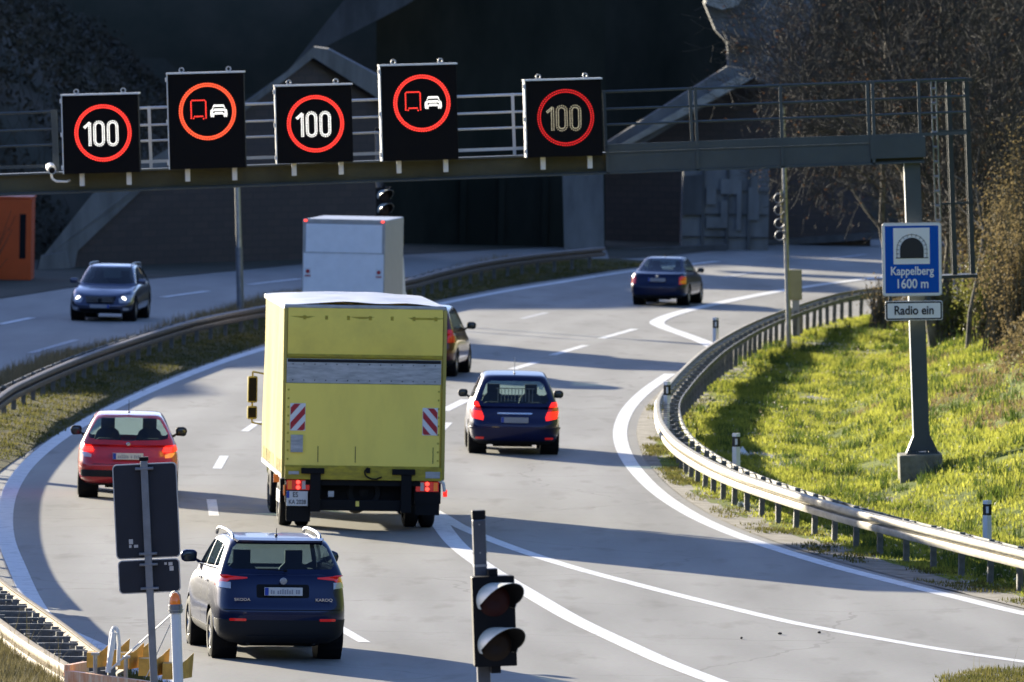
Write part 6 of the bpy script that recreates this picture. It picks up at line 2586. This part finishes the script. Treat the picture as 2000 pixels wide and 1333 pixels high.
# curtain sides with sagging folds
for s_ in (-1, 1):
    vs, fs = [], []
    ny, nz = 60, 26
    for i in range(ny + 1):
        for j in range(nz + 1):
            y = yr + .02 + (yl - .02) * i / ny
            z = .98 + (ZT - .10 - .98) * j / nz
            fz = j / nz
            fo_ = .03 * math.sin(y * 4.2 + 1.6 * fz + 2.0 * noise.noise(Vector((y * .5, fz, s_)))) * (0.35 + .65 * math.sin(math.pi * min(1, fz)))
            fo_ += .02 * math.sin(y * 1.7 + fz * 4.0)
            fo_ *= min(1, (y - yr) / .25)
            vs.append((s_ * (Wt - .01 + fo_ * .8 + .012), y, z - (.03 * abs(math.sin(y * 5)) if j == 0 else 0)))
    for i in range(ny):
        for j in range(nz):
            a = i * (nz + 1) + j
            fs.append((a, a + 1, a + nz + 2, a + nz + 1))
    mb = MB()
    mb.add(vs, fs)
    cu = new('side_curtain', mb, 'tarp', t, smooth=3)
    b = MB()
    for k in range(16):
        y = yr + .3 + k * .37
        b.bar((s_ * (Wt + .012), y, 1.20), (s_ * (Wt + .01), y + .02, .94), .006, .03)
    new('curtain_strap', b, 'blacktrim', cu)
    b = MB()
    b.bb((s_ * (Wt - .05), yr + .05, .90), (s_ * (Wt + .03), yr + yl, .975))
    new('side_rail', b, 'greystrip', t)
# roof
vs, fs = [], []
for i in range(31):
    for j in range(17):
        x = -Wt - .02 + (2 * Wt + .04) * j / 16
        y = yr + .0 + yl * i / 30
        c = 1 - abs(2 * j / 16 - 1) ** 3
        vs.append((x, y, ZT - .02 + .07 * c * (0.75 + .25 * math.cos(y * 2.1 * math.pi)) + .03 * noise.noise(Vector((x * 1.5, y, 0))) * c))
for i in range(30):
    for j in range(16):
        a = i * 17 + j
        fs.append((a, a + 1, a + 18, a + 17))
mb = MB()
mb.add(vs, fs)
new('roof_tarp', mb, 'rooftarp', t, smooth=3)
b = MB()
b.bb((-Wt - .03, yr, ZT - .10), (-Wt + .05, yr + yl, ZT - .02))
b.bb((Wt - .05, yr, ZT - .10), (Wt + .03, yr + yl, ZT - .02))
b.bb((-Wt - .03, yr - .03, ZT - .06), (Wt + .02, yr + .02, ZT - .0))
new('roof_edge', b.mesh('e', .02), 'greystrip', t)
for s_ in (-1, 1):
    b = MB()
    b.bb((s_ * Wt - .033, yr - .02, .92), (s_ * Wt + .033, yr + .05, ZT - .07))
    new('corner_post', b.mesh('c', .015), 'tarp', t)
# rear: top flap, strip, tail lift panel
vs, fs = [], []
for i in range(25):
    for j in range(13):
        x = -Wt + .04 + (2 * Wt - .08) * i / 24
        z = 3.04 + (ZT - .06 - 3.04) * j / 12
        d = .025 * math.sin(math.pi * j / 12) + .012 * noise.noise(Vector((x * 1.6, z * 2, 1)))
        vs.append((x, yr - .02 - d, z))
for i in range(24):
    for j in range(12):
        a = i * 13 + j
        fs.append((a, a + 1, a + 14, a + 13))
mb = MB()
mb.add(vs, fs)
fl = new('top_flap', mb, 'truckyellow2', t, smooth=3)
b = MB()
b.bb((-Wt + .04, yr - .032, ZT - .24), (Wt - .04, yr - .014, ZT - .205))
b.bb((-Wt + .04, yr - .04, 3.02), (Wt - .04, yr - .008, 3.07))
for k in range(7):
    x = -Wt + .3 + k * .38
    b.bb((x, yr - .04, ZT - .26), (x + .05, yr - .012, ZT - .19))
new('seam_and_latches', b, 'dirt_y', fl)
b = MB()
b.bb((-Wt + .03, yr - .09, 2.57), (Wt - .06, yr - .01, 2.99))
new('metal_strip', b.mesh('s', .008), 'greystrip', t)
b = MB()
b.bb((-Wt + .04, yr - .092, 2.93), (Wt - .07, yr - .0905, 2.985))
new('dark_band', b, 'blacktrim', t)  # thin dark band along the top of the metal strip
b = MB()
b.bb((-Wt + .02, yr - .10, 1.13), (Wt - .07, yr - .012, 2.565))
tl = new('tail_lift', b.mesh('tl', .012), 'truckyellow', t)
b = MB()
b.bb((-Wt + .02, yr - .13, .90), (Wt - .02, yr - .02, 1.125))
b.bb((-Wt + .02, yr - .11, 1.10), (Wt - .05, yr - .095, 1.145))
new('lower_sill', b.mesh('ls', .008), 'dirt_y', t)
for x0, x1, z0, z1, mt in ((-1.30, -1.12, .985, 1.04, 'greystrip'), (1.08, 1.33, .95, 1.06, 'greystrip'), (-1.27, -1.06, 1.37, 1.67, 'greystrip')):
    b = MB()
    b.bb((x0, yr - .14, z0), (x1, yr - .131 + (.03 if z1 > 1.3 else 0), z1))
    new('small_plate', b, mt, t)
b = MB()
for x in (-.80, 1.20, -.15):
    b.bb((x, yr - .104, 1.2), (x + .012, yr - .1005, 1.2 + .28))
new('scratch', b, 'blacktrim', tl)
for x in (-1.34, 1.27):
    b = MB()
    for k in range(9):
        z = 1.25 + k * .15
        b.box((x + .02, yr - .103, z), (.03, .008, .03))
    new('hinge_strip', b, 'dirt_y', tl)
b = MB()
for k in range(14):
    b.box((-1.25 + k * .19, yr - .093, 2.62), (.018, .006, .018))
    b.box((-1.25 + k * .19, yr - .093, 2.90), (.018, .006, .018))
new('rivets', b, 'blacktrim', t)
for cx, sg_, zo in ((-1.155, 1, .02), (1.145, -1, -.03)):
    x0, x1, z0, z1 = cx - .125, cx + .125, 1.73 + zo, 2.19 + zo
    b = MB()
    b.bb((x0 - .008, yr - .115, z0 - .008), (x1 + .008, yr - .101, z1 + .008))
    hb = new('warning_board', b, 'signwhite', t)
    b = MB()
    w_ = .13
    for k in range(-3, 5):
        zc = z0 + k * 2 * w_
        # diagonal stripe clipped to the board
        poly = []
        n = 12
        lo, hi = [], []
        for q in range(n + 1):
            x = x0 + (x1 - x0) * q / n
            dz = (x - x0 if sg_ > 0 else x1 - x) * 1.15
            a, c = zc + dz, zc + dz + w_
            a, c = max(z0, min(z1, a)), max(z0, min(z1, c))
            lo.append(Vector((x, yr - .119, a)))
            hi.append(Vector((x, yr - .119, c)))
        for q in range(n):
            if (hi[q] - lo[q]).length > 1e-4 or (hi[q + 1] - lo[q + 1]).length > 1e-4:
                b.add([lo[q], lo[q + 1], hi[q + 1], hi[q]], [(0, 1, 2, 3)])
    me = bpy.data.meshes.new('red_stripes')
    me.from_pydata(b.v, [], b.f)
    new('red_stripes', me, 'hazred', hb)
# underneath
b = MB()
b.bb((-.85, yr + .1, .62), (-.70, yr + yl + 1.5, .90))
b.bb((.70, yr + .1, .62), (.85, yr + yl + 1.5, .90))
b.bb((-1.0, yr - .06, .80), (1.0, yr + .3, .90))
b.bb((-.95, yr + .4, .45), (.95, yr + 1.0, .8))
new('chassis', b, 'black', t)
b = MB()
b.bb((-.78, yr - .05, .36), (.70, yr + .05, .55))
for x in (-.92, .66):
    b.bb((x, yr - .16, .34), (x + .18, yr - .02, 1.10))
    b.bb((x - .16, yr - .19, 1.00), (x + .24, yr - .131, 1.10))
new('tail_lift_arms', b.mesh('a', .012), 'black', t)
b = MB()
b.bb((-.60, yr - .06, .60), (-.50, yr - .04, .70))
new('white_tag', b, 'greystrip', t)
b = MB()
b.bb((-.12, yr - .062, .44), (-.06, yr - .051, .53))
new('yellow_tag', b, 'truckyellow', t)
b = MB()
b.lathe([(-.1, .20), (.12, .20), (.12, .28), (.10, .30), (-.08, .30), (-.1, .28)], (.05, yr + .45, .67), 'y', 28, True)
b.ball((.05, yr + .45, .67), (.14, .07, .14), 12, 8)
new('spare_wheel', b, 'blacktrim', t, smooth=.7)
b = MB()
b.path(cat([Vector(q) for q in [(.08, yr - .16, 1.12), (.02, yr - .17, 1.05), (.06, yr - .18, .96), (.20, yr - .18, .92), (.32, yr - .17, .96)]], 4), .015, 6)
b.box((.08, yr - .15, 1.07), (.07, .06, .09))
new('cable', b, 'black', t)
for s_, x0 in ((-1, -1.345), (1, .90)):
    b = MB()
    b.bb((x0, yr - .02, .50), (x0 + .46, yr + .04, .90))
    b.bb((x0 + .02, yr + .0, .16 if s_ < 0 else .30), (x0 + .44, yr + .012, .52))
    new('mudguard_panel', b, 'black', t)
    b = MB()
    b.bb((x0 + .02, yr - .055, .71), (x0 + .42, yr - .021, .885))
    lt = new('tail_light', b.mesh('l', .006), 'redlamp', t)
    xc = x0 + .22
    b = MB()
    b.ball((xc, yr - .06, .755), (.036, .012, .036), 14, 8)
    b.ball((xc, yr - .06, .845), (.036, .012, .036), 14, 8)
    new('lit_lamp', b, 'redhot', lt, smooth=3)
    b = MB()
    xa = x0 + (.04 if s_ < 0 else .33)
    b.bb((xa, yr - .060, .725), (xa + .07, yr - .0555, .87))
    new('amber_section', b, 'orangelamp', lt)
    b = MB()
    xa = x0 + (.29 if s_ < 0 else .10)
    b.bb((xa, yr - .060, .725), (xa + .06, yr - .0555, .87))
    new('clear_section', b, 'clearlamp', lt)
b = MB()
b.bb((-1.325, yr - .06, .435), (-.955, yr - .045, .69))
np_ = new('number_plate', b, 'plate', t)
b = MB()
b.bb((-1.322, yr - .064, .57), (-1.275, yr - .061, .686))
new('blue_band', b, 'plateblue', np_)
for tx, x, z, sz in (('ES', -1.17, .625, .125), ('KA 2028', -1.135, .50, .105)):
    me = text_mesh(tx, sz, sx=.80, extrude=.002, bold=.001)
    me.transform(Matrix.Translation((x, yr - .064, z)))
    new('plate_lettering', me, 'signblack', np_)
b = MB()
b.bb((Wt + .02, yr + .04, .62), (Wt + .09, yr + .10, .74))
new('marker_lamp', b, 'redlit', t)
b = MB()
b.path([Vector((1.15, yr - .08, .93)), Vector((1.30, yr - .09, .93)), Vector((1.40, yr - .02, .86)), Vector((1.43, yr + .05, .72))], .03, 8)
new('marker_arm', b, 'white', t)
b = MB()
b.box((-Wt - .06, yr + 1.0, .86), (.10, .08, .14))
b.box((-Wt + .05, yr + .02, .70), (.08, .06, .18))
new('marker_lamp', b, 'orangelamp', t)
b = MB()
b.bb((-Wt - .02, yr + .7, .45), (-Wt + .0, yr + 1.6, .66))
new('side_board', b, 'white', t)
for s_ in (-1, 1):
    for dx in (0, .29):
        wheel(t, s_ * (1.24 - dx), 0, .42, .25, s_)
    wheel(t, s_ * 1.15, 4.3, .42, .27, s_)
b = MB()
b.tube((-1.0, 0, .42), (1.0, 0, .42), .09, n=10)
b.ball((0, 0, .42), (.2, .22, .2), 12, 8)
new('axle', b, 'blacktrim', t)
new('axle', MB().tube((-1.0, 4.3, .42), (1.0, 4.3, .42), .07, n=10), 'blacktrim', t)
# cab with mirrors
b = MB()
y0 = yr + yl + .25
b.prism([Vector((-1.2, y0, .55)), Vector((-1.2, y0 + 1.9, .55)), Vector((-1.2, y0 + 1.95, 1.4)), Vector((-1.2, y0 + 1.6, 2.6)), Vector((-1.2, y0 + .9, 2.85)), Vector((-1.2, y0, 2.8))], (2.4, 0, 0))
cb = new('cab', b.mesh('cab', .10), 'truckyellow', t, smooth=.6)
b = MB()
b.prism([Vector((-1.204, y0 + .6, 1.6)), Vector((-1.204, y0 + 1.7, 1.6)), Vector((-1.204, y0 + 1.45, 2.4)), Vector((-1.204, y0 + .6, 2.45))], (2.408, 0, 0))
new('side_window', b, 'black', cb)
for s_ in (-1, 1):
    xm, ym = s_ * 1.50, y0 + 1.5
    b = MB()
    b.path([Vector((s_ * 1.15, ym, 2.38)), Vector((xm, ym, 2.44)), Vector((xm, ym, 1.52)), Vector((s_ * 1.15, ym, 1.46))], .018, 6)
    arm = new('mirror_arm', b, 'tarp', cb)
    for zc, hh in ((2.12, .48), (1.70, .24)):
        b = MB()
        b.bb((xm - .09, ym - .06, zc - hh / 2), (xm + .09, ym + .07, zc + hh / 2))
        mm = new('mirror', b.mesh('m', .035), 'tarp', t, smooth=.6)
        b = MB()
        b.bb((xm - .068, ym - .066, zc - hh / 2 + .03), (xm + .068, ym - .0605, zc + hh / 2 - .03))
        new('mirror_glass', b, 'glass_mirror' if False else 'black', mm)
        if s_ < 0:
            b = MB()
            b.ball((xm + .05, ym - .068, zc - hh * .12), (.03, .004, hh * .25), 10, 8)
            new('reflection_patch', b, 'tarp', mm) if False else None
